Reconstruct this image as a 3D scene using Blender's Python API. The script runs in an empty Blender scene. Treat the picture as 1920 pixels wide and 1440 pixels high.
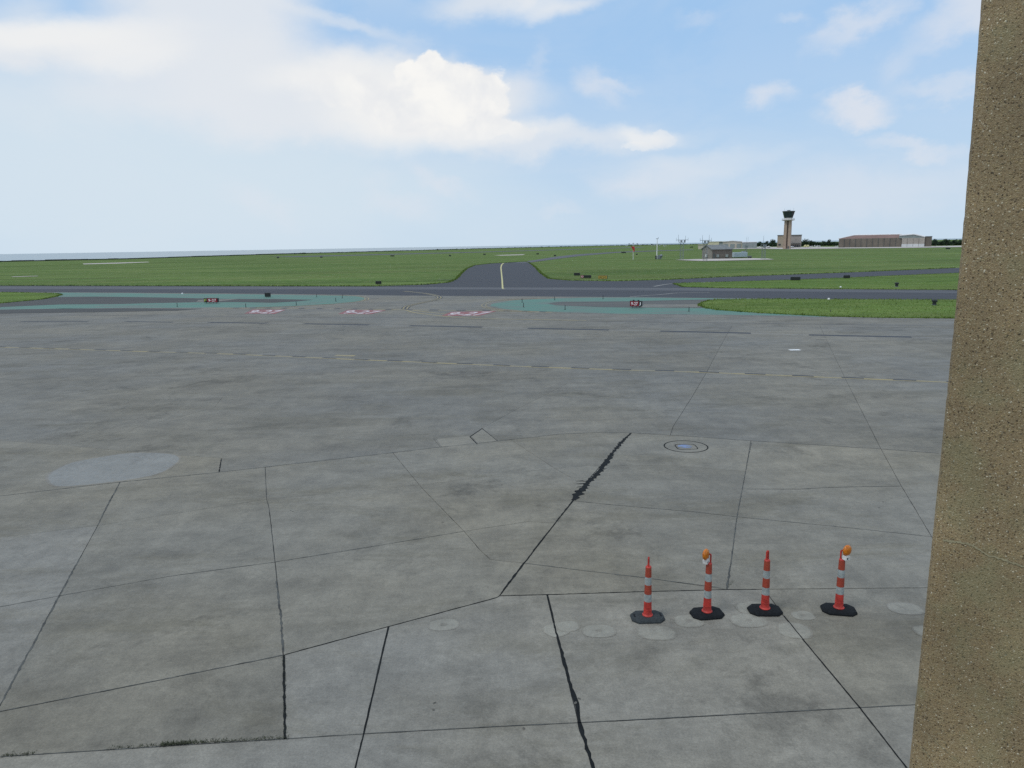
import bpy, bmesh, math, random
import numpy as np
from mathutils import Vector, Matrix, noise

random.seed(7)
rnd = random.Random(11)
S = bpy.context.scene
COL = S.collection

# ------------------------------------------------------------------ camera
F = 1340.0                      # focal length in photo pixels (photo 1920 wide)
PITCH = math.atan(259.5 / F)
ROLL = -0.0165
H = 6.3
cam_d = bpy.data.cameras.new('camera')
cam_d.sensor_width = 36.0
cam_d.lens = F / 1920 * 36.0
cam_d.clip_start = 0.05
cam_d.clip_end = 60000
cam = bpy.data.objects.new('camera', cam_d)
COL.objects.link(cam)
RM = Matrix.Rotation(math.pi / 2 - PITCH, 3, 'X') @ Matrix.Rotation(ROLL, 3, 'Z')
cam.matrix_world = Matrix.Translation((0, 0, H)) @ RM.to_4x4()
S.camera = cam

def ray(x, y):
    return (RM @ Vector(((x - 960) / F, -(y - 720) / F, -1.0))).normalized()

def P(x, y, z=0.0):
    """point of the level z seen at photo pixel x, y"""
    d = ray(x, y)
    t = (z - H) / d.z
    return Vector((d.x * t, d.y * t, z))

def ZT(p, x, y):
    """height reached above ground point p by photo pixel row y"""
    d = ray(x, y)
    k = math.hypot(p.x, p.y) / math.hypot(d.x, d.y)
    return H + d.z * k

# ------------------------------------------------------------------ node helper
class NT:
    def __init__(s, tree):
        s.t = tree; s.n = tree.nodes; s.l = tree.links
    def new(s, typ, **kw):
        nd = s.n.new(typ)
        for k, v in kw.items(): setattr(nd, k, v)
        return nd
    def put(s, sock, v):
        if isinstance(v, bpy.types.NodeSocket): s.l.new(v, sock)
        elif v is not None:
            try: sock.default_value = v
            except Exception: sock.default_value = (*v, 1.0)
    def math(s, op, a, b=None, c=None, clamp=False):
        nd = s.new('ShaderNodeMath', operation=op, use_clamp=clamp)
        s.put(nd.inputs[0], a)
        if b is not None: s.put(nd.inputs[1], b)
        if c is not None: s.put(nd.inputs[2], c)
        return nd.outputs[0]
    def rng(s, v, a, b, c=0.0, d=1.0, smooth=True):
        nd = s.new('ShaderNodeMapRange', interpolation_type='SMOOTHSTEP' if smooth else 'LINEAR')
        s.put(nd.inputs[0], v)
        for i, q in enumerate((a, b, c, d)): s.put(nd.inputs[1 + i], q)
        return nd.outputs[0]
    def mix(s, f, a, b, mode='MIX'):
        nd = s.new('ShaderNodeMix', data_type='RGBA', blend_type=mode)
        s.put(nd.inputs[0], f); s.put(nd.inputs[6], a); s.put(nd.inputs[7], b)
        return nd.outputs[2]
    def noise(s, vec, scale, detail=4, rough=.55, dist=0.0):
        nd = s.new('ShaderNodeTexNoise')
        s.put(nd.inputs['Vector'], vec); s.put(nd.inputs['Scale'], scale)
        s.put(nd.inputs['Detail'], detail); s.put(nd.inputs['Roughness'], rough)
        s.put(nd.inputs['Distortion'], dist)
        return nd
    def vor(s, vec, scale, feature='F1'):
        nd = s.new('ShaderNodeTexVoronoi', feature=feature)
        s.put(nd.inputs['Vector'], vec); s.put(nd.inputs['Scale'], scale)
        return nd
    def mapping(s, vec, loc=(0,0,0), rot=(0,0,0), sc=(1,1,1), typ='POINT'):
        nd = s.new('ShaderNodeMapping', vector_type=typ)
        s.put(nd.inputs[0], vec); nd.inputs[1].default_value = loc
        nd.inputs[2].default_value = rot; nd.inputs[3].default_value = sc
        return nd.outputs[0]
    def ramp(s, f, stops):
        nd = s.new('ShaderNodeValToRGB')
        s.put(nd.inputs[0], f)
        e = nd.color_ramp.elements
        while len(e) < len(stops): e.new(.5)
        for i, (p, c) in enumerate(stops):
            e[i].position = p; e[i].color = (*c, 1)
        return nd.outputs[0]

def srgb(r, g, b):
    f = lambda c: ((c / 255 + .055) / 1.055) ** 2.4 if c > 10 else c / 255 / 12.92
    return (f(r), f(g), f(b))

# ------------------------------------------------------------------ world
SUN_EL, SUN_AZ = math.radians(56), math.radians(-122)      # azimuth from +Y towards +X
SKY_STR = 0.1
w = bpy.data.worlds.new('World'); S.world = w; w.use_nodes = True
N = NT(w.node_tree)
N.n.clear()
sky = N.new('ShaderNodeTexSky', sky_type='NISHITA')
sky.sun_disc = False; sky.sun_elevation = SUN_EL; sky.sun_rotation = SUN_AZ
sky.altitude = 0; sky.air_density = 1.0; sky.dust_density = 1.0; sky.ozone_density = 1.0
tc = N.new('ShaderNodeTexCoord').outputs['Generated']
sep = N.new('ShaderNodeSeparateXYZ'); N.put(sep.inputs[0], tc)
az = N.math('ARCTAN2', sep.outputs[0], sep.outputs[1])
el = N.math('ARCSINE', sep.outputs[2])
cmb = N.new('ShaderNodeCombineXYZ'); N.put(cmb.inputs[0], az); N.put(cmb.inputs[1], el)
p0 = cmb.outputs[0]
def warp(vec, scale, amp, detail=4):
    nz = N.noise(N.mapping(tc, sc=(1, 1, 1.6)), scale, detail, .6)
    sb = N.new('ShaderNodeVectorMath', operation='SUBTRACT'); N.put(sb.inputs[0], nz.outputs['Color']); sb.inputs[1].default_value = (.5, .5, .5)
    sc = N.new('ShaderNodeVectorMath', operation='SCALE'); N.put(sc.inputs[0], sb.outputs[0]); sc.inputs['Scale'].default_value = amp
    ad = N.new('ShaderNodeVectorMath', operation='ADD'); N.put(ad.inputs[0], vec); N.put(ad.inputs[1], sc.outputs[0])
    mu = N.new('ShaderNodeVectorMath', operation='MULTIPLY'); N.put(mu.inputs[0], ad.outputs[0]); mu.inputs[1].default_value = (1, 1, 0)
    return mu.outputs[0]
def blob(vec, cx, cy, rx, ry, rot=0, inten=1.0, core=0.0):
    d = ray(cx, cy)
    a, e = math.atan2(d.x, d.y), math.asin(d.z)
    m = N.mapping(vec, loc=(a, e, 0), rot=(0, 0, -math.radians(rot)), sc=(rx / F, ry / F, 1), typ='TEXTURE')
    ln = N.new('ShaderNodeVectorMath', operation='LENGTH'); N.put(ln.inputs[0], m)
    return N.rng(ln.outputs['Value'], 1.0, core, 0.0, inten)
def over(lst):
    acc = lst[0]
    for b in lst[1:]: acc = N.math('MAXIMUM', acc, b)
    return acc
def scr(lst):   # 1 - prod(1-b)
    acc = N.math('SUBTRACT', 1.0, lst[0])
    for b in lst[1:]: acc = N.math('MULTIPLY', acc, N.math('SUBTRACT', 1.0, b))
    return N.math('SUBTRACT', 1.0, acc)
K = 1.0 / SKY_STR
def kc(c, f=1.0): return tuple(v * K * f for v in srgb(*c))
# clear sky: physical sky seen through a thin bright veil
clear = N.mix(1.0, sky.outputs[0], (.62, .70, .84), 'MULTIPLY')
veilc = kc((170, 209, 248))
base = N.mix(.82, clear, veilc)
hz = N.rng(el, math.radians(-1), math.radians(17), 1.0, 0.0)
hz = N.math('POWER', hz, 1.15)
base = N.mix(N.math('MULTIPLY', hz, .88), base, kc((201, 220, 236)))
# large pale haze at the left
w1 = warp(p0, 2.2, .22, 5)
leftm = scr([blob(w1, 120, 300, 900, 300, 6, .85, .25), blob(w1, 500, 330, 620, 190, 10, .6, .2)])
base = N.mix(leftm, base, kc((211, 226, 237)))
# soft veils and anvils
w2 = warp(p0, 5.0, .11, 6)
veil = scr([blob(w2, 395, 30, 200, 190, 10, .92, .35), blob(w2, 330, 150, 310, 80, -12, .8, .25),
            blob(w2, 70, 85, 320, 46, -9, .95, .3), blob(w2, 600, 185, 330, 92, -6, .95, .4),
            blob(w2, 790, 208, 270, 88, -3, .97, .5), blob(w2, 620, 38, 230, 20, 16, .5, .1),
            blob(w2, 930, 5, 180, 50, -10, .8, .3), blob(w2, 1080, 18, 110, 20, -14, .55, .1),
            blob(w2, 1040, 262, 330, 34, -4, .75, .1), blob(w2, 1330, 285, 200, 34, 0, .35, .1),
            blob(w2, 1250, 318, 160, 60, -5, .4, .1), blob(w2, 40, 10, 90, 36, -25, .4, .1)])
base = N.mix(veil, base, kc((226, 231, 237)))
w3 = warp(p0, 9.0, .115, 9)
wisps = scr([blob(w3, 1125, 165, 70, 40, 35, .65), blob(w3, 1160, 160, 60, 16, 0, .45),
             blob(w3, 1440, 180, 52, 34, 30, .8), blob(w3, 1605, 200, 78, 32, 0, 1.0, .2),
             blob(w3, 1600, 55, 110, 34, -32, .75), blob(w3, 1695, 110, 60, 34, -30, .4),
             blob(w3, 1800, 165, 130, 26, 8, .55), blob(w3, 1715, 268, 130, 22, 12, .7),
             blob(w3, 1860, 5, 150, 50, -10, .9, .2), blob(w3, 1490, 45, 50, 18, 0, .4),
             blob(w3, 1300, 20, 60, 18, 0, .3), blob(w3, 1640, 350, 330, 70, 0, .5),
             blob(w3, 1400, 385, 260, 50, 0, .45), blob(w3, 1000, 130, 22, 80, 15, .3),
             blob(w3, 830, 345, 80, 30, 30, .6), blob(w3, 750, 375, 90, 34, 0, .45), blob(w3, 480, 400, 90, 34, 20, .4),
             blob(w3, 1040, 400, 60, 18, 0, .35), blob(w3, 1200, 335, 130, 38, 0, .5)])
base = N.mix(N.math('MULTIPLY', wisps, .8), base, kc((224, 228, 236)))
# streaky cirrus / patchy cloud over the remaining sky
nz = N.noise(N.mapping(tc, sc=(1, 1, 3.2)), 3.1, 7, .6, .6).outputs['Fac']
far = N.rng(nz, .36, .58, 0, .9)
offz = N.math('MAXIMUM', N.rng(el, math.radians(15), math.radians(25), .10, 1.0), N.rng(N.math('ABSOLUTE', az), .75, 1.1, 0, 1))
base = N.mix(N.math('MULTIPLY', far, offz), base, kc((226, 230, 236)))
# brighter bodies inside the veils
w5 = warp(p0, 7.0, .06, 6)
brt = scr([blob(w5, 90, 72, 260, 36, -10, .75, .2), blob(w5, 250, 105, 130, 34, -14, .6, .2), blob(w5, 620, 140, 170, 48, -2, .7, .2),
           blob(w5, 760, 205, 200, 84, -5, .85, .3), blob(w5, 930, 255, 170, 26, -6, .6, .2), blob(w5, 1215, 266, 80, 26, 8, .7, .2), blob(w5, 1020, 12, 110, 22, -10, .5, .1)])
base = N.mix(brt, base, kc((242, 242, 241)))
# sharp cumulus
w4 = warp(p0, 20.0, .040, 7)
cumb = over([blob(w4, 805, 140, 58, 56, 0, 1), blob(w4, 765, 145, 42, 48, 0, .85), blob(w4, 860, 170, 100, 76, 0, 1),
             blob(w4, 915, 190, 74, 76, 0, 1), blob(w4, 780, 200, 170, 84, 0, .95), blob(w4, 640, 165, 170, 56, -4, .7), blob(w4, 880, 246, 190, 32, -4, .85),
             blob(w4, 985, 250, 56, 24, -10, .75), blob(w4, 1245, 262, 44, 22, 6, .85), blob(w4, 1200, 273, 62, 15, 10, .75)])
cn = N.noise(N.mapping(tc, sc=(1, 1, 1.2)), 22, 5, .55, .2).outputs['Fac']
cf2 = N.math('ADD', cumb, N.math('MULTIPLY', N.math('SUBTRACT', cn, .5), .80))
cm = N.rng(cf2, .28, .50)
fade = N.rng(el, math.asin(ray(860, 285).z), math.asin(ray(860, 215).z), .15, 1.0)
dsm = ray(1080, 260); dsn = ray(1130, 260)
small = N.rng(az, math.atan2(dsm.x, dsm.y), math.atan2(dsn.x, dsn.y), 0, .7)
leftf = N.rng(az, math.atan2(*ray(560, 170).xy), math.atan2(*ray(740, 170).xy), .25, 1.0)
cm = N.math('MULTIPLY', N.math('MULTIPLY', cm, leftf), N.math('MAXIMUM', fade, N.math('MULTIPLY', small, .55)))
cs1 = N.noise(p0, 14, 4, .55, .3).outputs['Fac']
shade = N.rng(N.math('ADD', cs1, N.math('MULTIPLY', N.math('SUBTRACT', cn, .5), .5)), .34, .68, 1, 0)
ccol = N.mix(shade, kc((248, 247, 244)), kc((232, 234, 237)))
base = N.mix(cm, base, ccol)
# below the horizon
bel = N.rng(el, math.radians(-.6), math.radians(-.05), 1, 0)
base = N.mix(bel, base, kc((150, 165, 170)))
bg = N.new('ShaderNodeBackground'); N.put(bg.inputs[0], base); bg.inputs[1].default_value = SKY_STR
wo = N.new('ShaderNodeOutputWorld'); N.l.new(bg.outputs[0], wo.inputs[0])

# ------------------------------------------------------------------ sun
sd = bpy.data.lights.new('sun', 'SUN'); sd.energy = 1.25; sd.angle = math.radians(20); sd.color = (1, .96, .9)
so = bpy.data.objects.new('sun', sd); COL.objects.link(so)
sv = Vector((math.cos(SUN_EL) * math.sin(SUN_AZ), math.cos(SUN_EL) * math.cos(SUN_AZ), math.sin(SUN_EL)))
so.rotation_euler = sv.to_track_quat('Z', 'Y').to_euler()
so.location = (0, 0, 40)

S.view_settings.view_transform = 'Standard'
S.view_settings.look = 'None'
S.view_settings.exposure = 0.0
S.view_settings.gamma = 1.0
S.view_settings.use_curve_mapping = False
S.render.engine = 'CYCLES'
S.cycles.max_bounces = 6
S.cycles.use_denoising = False
S.cycles.sample_clamp_direct = 3.0
S.cycles.sample_clamp_indirect = 2.0

# ------------------------------------------------------------------ materials
def new_mat(name):
    m = bpy.data.materials.new(name); m.use_nodes = True
    t = NT(m.node_tree); t.n.clear()
    bs = t.new('ShaderNodeBsdfPrincipled'); ou = t.new('ShaderNodeOutputMaterial')
    t.l.new(bs.outputs[0], ou.inputs[0])
    t.pos = t.new('ShaderNodeNewGeometry').outputs['Position']
    t.bs = bs
    return m, t
def plain(name, col, rough=.6, var=.12, scale=6.0, metal=0.0, spec=.5, bump=0.0):
    m, t = new_mat(name)
    nz = t.noise(t.pos, scale, 5, .6).outputs['Fac']
    lo = tuple(c * (1 - var) for c in col); hi = tuple(min(1, c * (1 + var)) for c in col)
    t.put(t.bs.inputs['Base Color'], t.mix(t.rng(nz, .3, .7), lo + (1,), hi + (1,)))
    t.bs.inputs['Roughness'].default_value = rough; t.bs.inputs['Metallic'].default_value = metal
    t.bs.inputs['Specular IOR Level'].default_value = spec
    if bump:
        b = t.new('ShaderNodeBump'); t.put(b.inputs['Height'], nz); b.inputs['Strength'].default_value = bump
        b.inputs['Distance'].default_value = .02
        t.l.new(b.outputs[0], t.bs.inputs['Normal'])
    return m

def concrete_mat(name, tint=(1, 1, 1), k=1.0, rnd_amt=.16, mark=None):
    m, t = new_mat(name)
    p = t.pos
    big = t.noise(p, .16, 9, .68, .4).outputs['Fac']
    str_ = t.noise(t.mapping(p, rot=(0, 0, math.radians(-14)), sc=(.30, .85, 1)), 1.0, 9, .74, .3).outputs['Fac']
    med = t.noise(p, 1.3, 9, .76, .25).outputs['Fac']
    fin = t.noise(p, 34, 3, .7).outputs['Fac']
    hue = t.noise(p, .11, 4, .5).outputs['Fac']
    c = t.mix(t.rng(hue, .36, .64), (.196, .191, .174, 1), (.216, .201, .167, 1))
    f = t.math('ADD', t.math('MULTIPLY', t.rng(big, .3, .7, 0, 1, False), .42), t.math('MULTIPLY', t.rng(str_, .3, .72, 0, 1, False), .58))
    f = t.math('ADD', t.math('MULTIPLY', f, .6), t.math('MULTIPLY', t.rng(med, .3, .7, 0, 1, False), .4))
    v = t.rng(f, .25, .75, .68, 1.22, False)
    # dark scuffed blotches
    bl = t.math('MULTIPLY', t.rng(t.noise(p, .38, 9, .78, .5).outputs['Fac'], .52, .66), t.rng(t.noise(p, .10, 2, .5).outputs['Fac'], .42, .56))
    v = t.math('MULTIPLY', v, t.math('SUBTRACT', 1.0, t.math('MULTIPLY', bl, .36)))
    v = t.math('MULTIPLY', v, t.rng(fin, .25, .75, .80, 1.20, False))
    v = t.math('MULTIPLY', v, t.rng(t.noise(p, 9, 5, .8).outputs['Fac'], .3, .7, .86, 1.14, False))
    v = t.math('MULTIPLY', v, t.rng(t.noise(t.mapping(p, sc=(2.2, .5, 1)), 1.0, 5, .75).outputs['Fac'], .3, .7, .92, 1.08, False))
    # light stone specks
    vo = t.vor(p, 26).outputs['Distance']
    sp = t.math('MULTIPLY', t.rng(vo, .16, .06), t.rng(t.noise(p, 7, 2).outputs['Fac'], .5, .62))
    v = t.math('ADD', v, t.math('MULTIPLY', sp, .35))
    # brownish grime
    gr = t.math('MULTIPLY', t.rng(t.noise(t.mapping(p, rot=(0, 0, math.radians(-20)), sc=(.35, 1, 1)), .5, 8, .74, .5).outputs['Fac'],   .48, .64), .6)
    c = t.mix(gr, c, (.150, .140, .112, 1))
    if mark:
        at = t.new('ShaderNodeAttribute', attribute_name='fade').outputs['Fac']
        mn = t.noise(p, 7, 6, .7).outputs['Fac']
        al = t.math('MULTIPLY', t.rng(t.math('ADD', at, t.math('MULTIPLY', t.math('SUBTRACT', mn, .5), 1.1)), .3, .75), t.rng(mn, .3, .7, mark[1] * .55, mark[1]))
        c = t.mix(al, c, (*mark[0], 1)); v = t.math('ADD', t.math('MULTIPLY', v, t.math('SUBTRACT', 1.0, t.math('MULTIPLY', al, .6))), t.math('MULTIPLY', al, .6))
    oi = t.new('ShaderNodeObjectInfo').outputs['Random'] if not mark else .5
    v = t.math('MULTIPLY', v, t.rng(oi, 0, 1, k * (1 - rnd_amt / 2), k * (1 + rnd_amt / 2), False))
    sc = t.new('ShaderNodeVectorMath', operation='SCALE'); t.put(sc.inputs[0], t.mix(1.0, c, (*tint, 1), 'MULTIPLY')); t.put(sc.inputs['Scale'], v)
    t.l.new(sc.outputs[0], t.bs.inputs['Base Color'])
    t.put(t.bs.inputs['Roughness'], t.rng(med, .3, .7, .62, .82))
    t.bs.inputs['Specular IOR Level'].default_value = .25
    b = t.new('ShaderNodeBump'); t.put(b.inputs['Height'], t.math('ADD', fin, t.math('MULTIPLY', med, .6)))
    b.inputs['Strength'].default_value = .22; b.inputs['Distance'].default_value = .01
    t.l.new(b.outputs[0], t.bs.inputs['Normal'])
    return m
M = {}
M['conc'] = concrete_mat('apron_concrete', (1.0, 1.0, .955), .99, .13)
M['conc_new'] = concrete_mat('apron_concrete_newer', (1.0, 1.01, 1.0), 1.10, .06)
M['conc_far'] = concrete_mat('apron_concrete_worn', (.97, .99, .99), .92, .10)
# joint bed: dark sealant worn away in places
m, t = new_mat('joint_filler')
nz = t.noise(t.pos, .8, 5, .65).outputs['Fac']
t.put(t.bs.inputs['Base Color'], t.mix(t.rng(nz, .40, .60), (.028, .030, .030, 1), (.10, .105, .10, 1)))
t.bs.inputs['Roughness'].default_value = .8
M['bed'] = m
M['old_seal'] = plain('weathered_sealant', (.060, .064, .060), .8, .5, 3)
M['tar'] = plain('bitumen_sealant', (.009, .011, .012), .8, .3, 9, spec=.15)
def asphalt(name, a, b_, k=.12):
    m, t = new_mat(name)
    n1 = t.noise(t.mapping(t.pos, sc=(.03, .5, 1)), 1, 6, .65).outputs['Fac']
    n2 = t.noise(t.pos, 5, 5, .75).outputs['Fac']
    f = t.math('ADD', t.math('MULTIPLY', t.rng(n1, .3, .7, 0, 1, False), .6), t.math('MULTIPLY', t.rng(n2, .3, .7, 0, 1, False), .4))
    t.put(t.bs.inputs['Base Color'], t.mix(f, (*a, 1), (*b_, 1)))
    t.bs.inputs['Roughness'].default_value = .8
    t.bs.inputs['Specular IOR Level'].default_value = .35
    return m
M['asphalt'] = asphalt('taxiway_asphalt', (.030, .034, .043), (.055, .060, .072))
M['asphalt2'] = asphalt('shoulder_asphalt', (.065, .070, .082), (.11, .115, .125))
M['island_dark'] = asphalt('island_wet_asphalt', (.030, .034, .036), (.085, .085, .08))
M['islegrey'] = asphalt('island_asphalt', (.050, .055, .056), (.135, .135, .125))
def worn_paint(name, col, under, lo=.35, hi=.6, scale=1.4, st=(.25, 1.2, 1)):
    m, t = new_mat(name)
    n1 = t.noise(t.mapping(t.pos, sc=st), scale, 7, .72).outputs['Fac']
    n2 = t.noise(t.pos, .22, 4).outputs['Fac']
    f = t.rng(t.math('ADD', t.math('MULTIPLY', n1, .7), t.math('MULTIPLY', n2, .3)), lo, hi)
    t.put(t.bs.inputs['Base Color'], t.mix(f, (*under, 1), (*col, 1)))
    t.bs.inputs['Roughness'].default_value = .75
    return m
M['teal'] = worn_paint('green_paint', (.078, .195, .155), (.12, .15, .135), .36, .56, 1.0, (.10, .8, 1))
M['yellow_worn'] = worn_paint('yellow_marking_paint', (.30, .25, .12), (.21, .20, .16), .36, .56, 2)
M['yellow_line'] = worn_paint('yellow_line_paint', (.50, .47, .22), (.40, .38, .26), .3, .5, 2)
M['pale_line'] = worn_paint('pale_line_paint', (.30, .30, .28), (.16, .16, .17), .35, .6, 2)
M['black_mark'] = worn_paint('black_marking_paint', (.035, .042, .055), (.075, .08, .09), .33, .5, 2)
M['black_bar'] = worn_paint('dark_bar_paint', (.030, .036, .048), (.05, .055, .065), .25, .45, 2)
M['red_mark'] = worn_paint('red_marking_paint', (.25, .075, .08), (.19, .13, .13), .34, .56, 2)
M['white_mark'] = worn_paint('white_marking_paint', (.52, .50, .52), (.3, .25, .26), .3, .42, 2)
M['blue_mark'] = worn_paint('blue_marking_paint', (.16, .25, .50), (.17, .19, .21), .42, .56, 3, (1, 1, 1))
def grass_mat(name, c1, c2, c3):
    m, t = new_mat(name)
    p = t.pos
    n1 = t.noise(t.mapping(p, rot=(0, 0, .12), sc=(.25, 1, 1)), .05, 6, .62, .4).outputs['Fac']
    n2 = t.noise(t.mapping(p, sc=(.45, 1, 1)), .55, 6, .7).outputs['Fac']
    n3 = t.noise(p, 6, 4, .8).outputs['Fac']
    c = t.mix(t.rng(n1, .36, .64), (*c1, 1), (*c2, 1))
    c = t.mix(t.rng(n2, .45, .75), c, (*c3, 1))
    n4 = t.noise(t.mapping(p, rot=(0, 0, -.08), sc=(.12, 1, 1)), .09, 7, .7, .3).outputs['Fac']
    dist = t.new('ShaderNodeVectorMath', operation='LENGTH'); t.put(dist.inputs[0], p)
    v = t.math('MULTIPLY', t.math('MULTIPLY', t.rng(n3, .2, .8, .74, 1.26, False), t.rng(n2, .25, .75, .84, 1.18, False)), t.math('MULTIPLY', t.rng(n4, .34, .66, .68, 1.26, False), t.rng(t.noise(t.mapping(p, sc=(1.1, .11, 1)), 1.0, 5, .75).outputs['Fac'], .3, .7, .88, 1.12, False)))
    sc = t.new('ShaderNodeVectorMath', operation='SCALE'); t.put(sc.inputs[0], c); t.put(sc.inputs['Scale'], v)
    t.l.new(sc.outputs[0], t.bs.inputs['Base Color'])
    t.bs.inputs['Roughness'].default_value = .95; t.bs.inputs['Specular IOR Level'].default_value = .1
    b = t.new('ShaderNodeBump'); t.put(b.inputs['Height'], t.math('ADD', n3, t.math('MULTIPLY', n2, 3.0)))
    b.inputs['Strength'].default_value = .7; b.inputs['Distance'].default_value = .12
    t.l.new(b.outputs[0], t.bs.inputs['Normal'])
    return m
M['field'] = grass_mat('field_grass', (.086, .152, .036), (.122, .175, .050), (.160, .178, .075))
M['grass'] = grass_mat('island_grass', (.098, .168, .036), (.122, .182, .044), (.145, .18, .056))
m, t = new_mat('grass_blade')
t.put(t.bs.inputs['Base Color'], t.mix(t.noise(t.pos, 3, 3).outputs['Fac'], (.085, .15, .030, 1), (.14, .19, .048, 1)))
t.bs.inputs['Roughness'].default_value = .9; t.bs.inputs['Specular IOR Level'].default_value = .1
M['blade'] = m
m, t = new_mat('lake_water')
t.bs.inputs['Base Color'].default_value = (.24, .31, .34, 1); t.bs.inputs['Roughness'].default_value = .3
b = t.new('ShaderNodeBump'); t.put(b.inputs['Height'], t.noise(t.mapping(t.pos, sc=(.4, 1, 1)), .5, 4).outputs['Fac'])
b.inputs['Strength'].default_value = .5; b.inputs['Distance'].default_value = .4
t.l.new(b.outputs[0], t.bs.inputs['Normal'])
M['water'] = m
# exposed aggregate
m, t = new_mat('exposed_aggregate')
jit = t.noise(t.pos, 60, 3).outputs['Color']
ad = t.new('ShaderNodeVectorMath', operation='MULTIPLY_ADD'); t.put(ad.inputs[0], jit); ad.inputs[1].default_value = (.010,) * 3; t.put(ad.inputs[2], t.pos)
v1 = t.vor(ad.outputs[0], 185); v2 = t.vor(ad.outputs[0], 400)
cs = t.new('ShaderNodeSeparateColor'); t.put(cs.inputs[0], v1.outputs['Color'])
cs2 = t.new('ShaderNodeSeparateColor'); t.put(cs2.inputs[0], v2.outputs['Color'])
st = t.ramp(cs.outputs[0], [(0, (.055, .036, .018)), (.20, (.20, .135, .062)), (.42, (.30, .215, .10)), (.62, (.36, .275, .14)), (.80, (.28, .23, .125)), (.94, (.44, .38, .26)), (1, (.66, .60, .46))])
st2 = t.ramp(cs2.outputs[0], [(0, (.17, .12, .06)), (.5, (.30, .23, .13)), (1, (.42, .36, .24))])
mortar = (.24, .175, .095, 1)
edge = t.rng(v1.outputs['Distance'], .30, .52)
edge = t.math('MAXIMUM', edge, t.rng(cs.outputs[1], .80, .84))
pit = t.rng(t.noise(t.pos, 120, 3, .7).outputs['Fac'], .34, .42, .35, 1.0)
c = t.mix(edge, st, t.mix(t.rng(v2.outputs['Distance'], .3, .5), st2, mortar))
bgn = t.noise(t.pos, 2.2, 5, .6).outputs['Fac']
sc = t.new('ShaderNodeVectorMath', operation='SCALE'); t.put(sc.inputs[0], c); t.put(sc.inputs['Scale'], t.math('MULTIPLY', pit, t.rng(bgn, .3, .7, .80, 1.28)))
grn = t.mix(t.rng(t.noise(t.pos, 5, 4).outputs['Fac'], .5, .68, 0, .35), sc.outputs[0], (.24, .24, .13, 1))
t.l.new(grn, t.bs.inputs['Base Color'])
t.bs.inputs['Roughness'].default_value = .7
hgt = t.math('ADD', t.math('MULTIPLY', t.math('SUBTRACT', 1, t.rng(v1.outputs['Distance'], 0, .55, 0, 1)), t.rng(cs.outputs[1], .80, .84, 1, .2)), t.math('MULTIPLY', t.math('SUBTRACT', 1, v2.outputs['Distance']), .35))
b = t.new('ShaderNodeBump'); t.put(b.inputs['Height'], hgt); b.inputs['Strength'].default_value = .55; b.inputs['Distance'].default_value = .003
t.l.new(b.outputs[0], t.bs.inputs['Normal'])
M['aggregate'] = m
M['agg_mortar'] = plain('column_mortar', (.30, .265, .165), .85, .15, 40)

M['black_rubber'] = plain('black_rubber', (.010, .012, .014), .8, .3, 25, spec=.15)
M['grey_rubber'] = plain('dusty_rubber', (.040, .047, .050), .85, .2, 25, spec=.15)
M['orange_plastic'] = plain('orange_plastic', (.40, .032, .022), .55, .30, 11)
M['orange_band'] = plain('orange_reflective_band', (.29, .045, .022), .5, .15, 30)
M['white_band'] = plain('white_reflective_band', (.28, .315, .31), .45, .18, 18)
m, t = new_mat('amber_lens')
w_ = t.vor(t.pos, 90)
t.put(t.bs.inputs['Base Color'], t.mix(t.rng(w_.outputs['Distance'], .2, .7), (.75, .25, .01, 1), (.36, .09, .004, 1)))
t.bs.inputs['Roughness'].default_value = .18
M['amber'] = m
M['lamp_case'] = plain('lamp_case_plastic', (.62, .62, .60), .5, .08, 20)
M['dark'] = plain('dark_metal', (.014, .018, .020), .6, .25, 8)
M['red_sign'] = plain('red_sign_face', (.23, .008, .020), .45, .12, 8)
M['black_sign'] = plain('black_sign_face', (.010, .014, .012), .5, .2, 8)
M['yellow_sign'] = plain('yellow_sign_face', (.38, .27, .05), .5, .12, 8)
M['sign_white'] = plain('white_lettering', (.80, .76, .78), .5, .05, 8)
M['sign_yellow'] = plain('yellow_lettering', (.42, .48, .10), .5, .05, 8)
M['sign_black'] = plain('black_lettering', (.03, .025, .012), .5, .05, 8)
M['white'] = plain('white_paint', (.72, .74, .74), .5, .06, 2)
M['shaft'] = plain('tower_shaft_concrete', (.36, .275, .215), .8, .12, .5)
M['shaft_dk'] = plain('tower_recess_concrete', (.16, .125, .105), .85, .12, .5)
M['tower_glass'] = plain('dark_cab_glass', (.030, .045, .055), .12, .2, .4)
M['pale_conc'] = plain('pale_concrete', (.52, .50, .49), .8, .08, .3)
M['tan'] = plain('tan_wall', (.30, .255, .19), .85, .10, .2)
M['tan2'] = plain('grey_tan_wall', (.30, .275, .25), .85, .10, .2)
M['trim'] = plain('dark_roof_trim', (.09, .10, .10), .7, .15, .3)
M['brown'] = plain('brown_hangar_cladding', (.155, .135, .110), .8, .14, .15)
M['rust'] = plain('rust_red_roof', (.20, .125, .105), .85, .18, .12)
M['ridge'] = plain('white_ridge_flashing', (.75, .76, .77), .5, .05, .3)
M['grey_wall'] = plain('grey_gable_cladding', (.24, .28, .27), .8, .10, .2)
M['door_tan'] = plain('tan_hangar_door', (.36, .33, .29), .8, .08, .2)
M['door_white'] = plain('white_door_base', (.58, .60, .60), .7, .06, .2)
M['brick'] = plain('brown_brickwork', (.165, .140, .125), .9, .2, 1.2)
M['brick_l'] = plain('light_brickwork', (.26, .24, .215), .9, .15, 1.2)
M['roof_grey'] = plain('grey_shingle_roof', (.17, .185, .19), .85, .15, .8)
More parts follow.
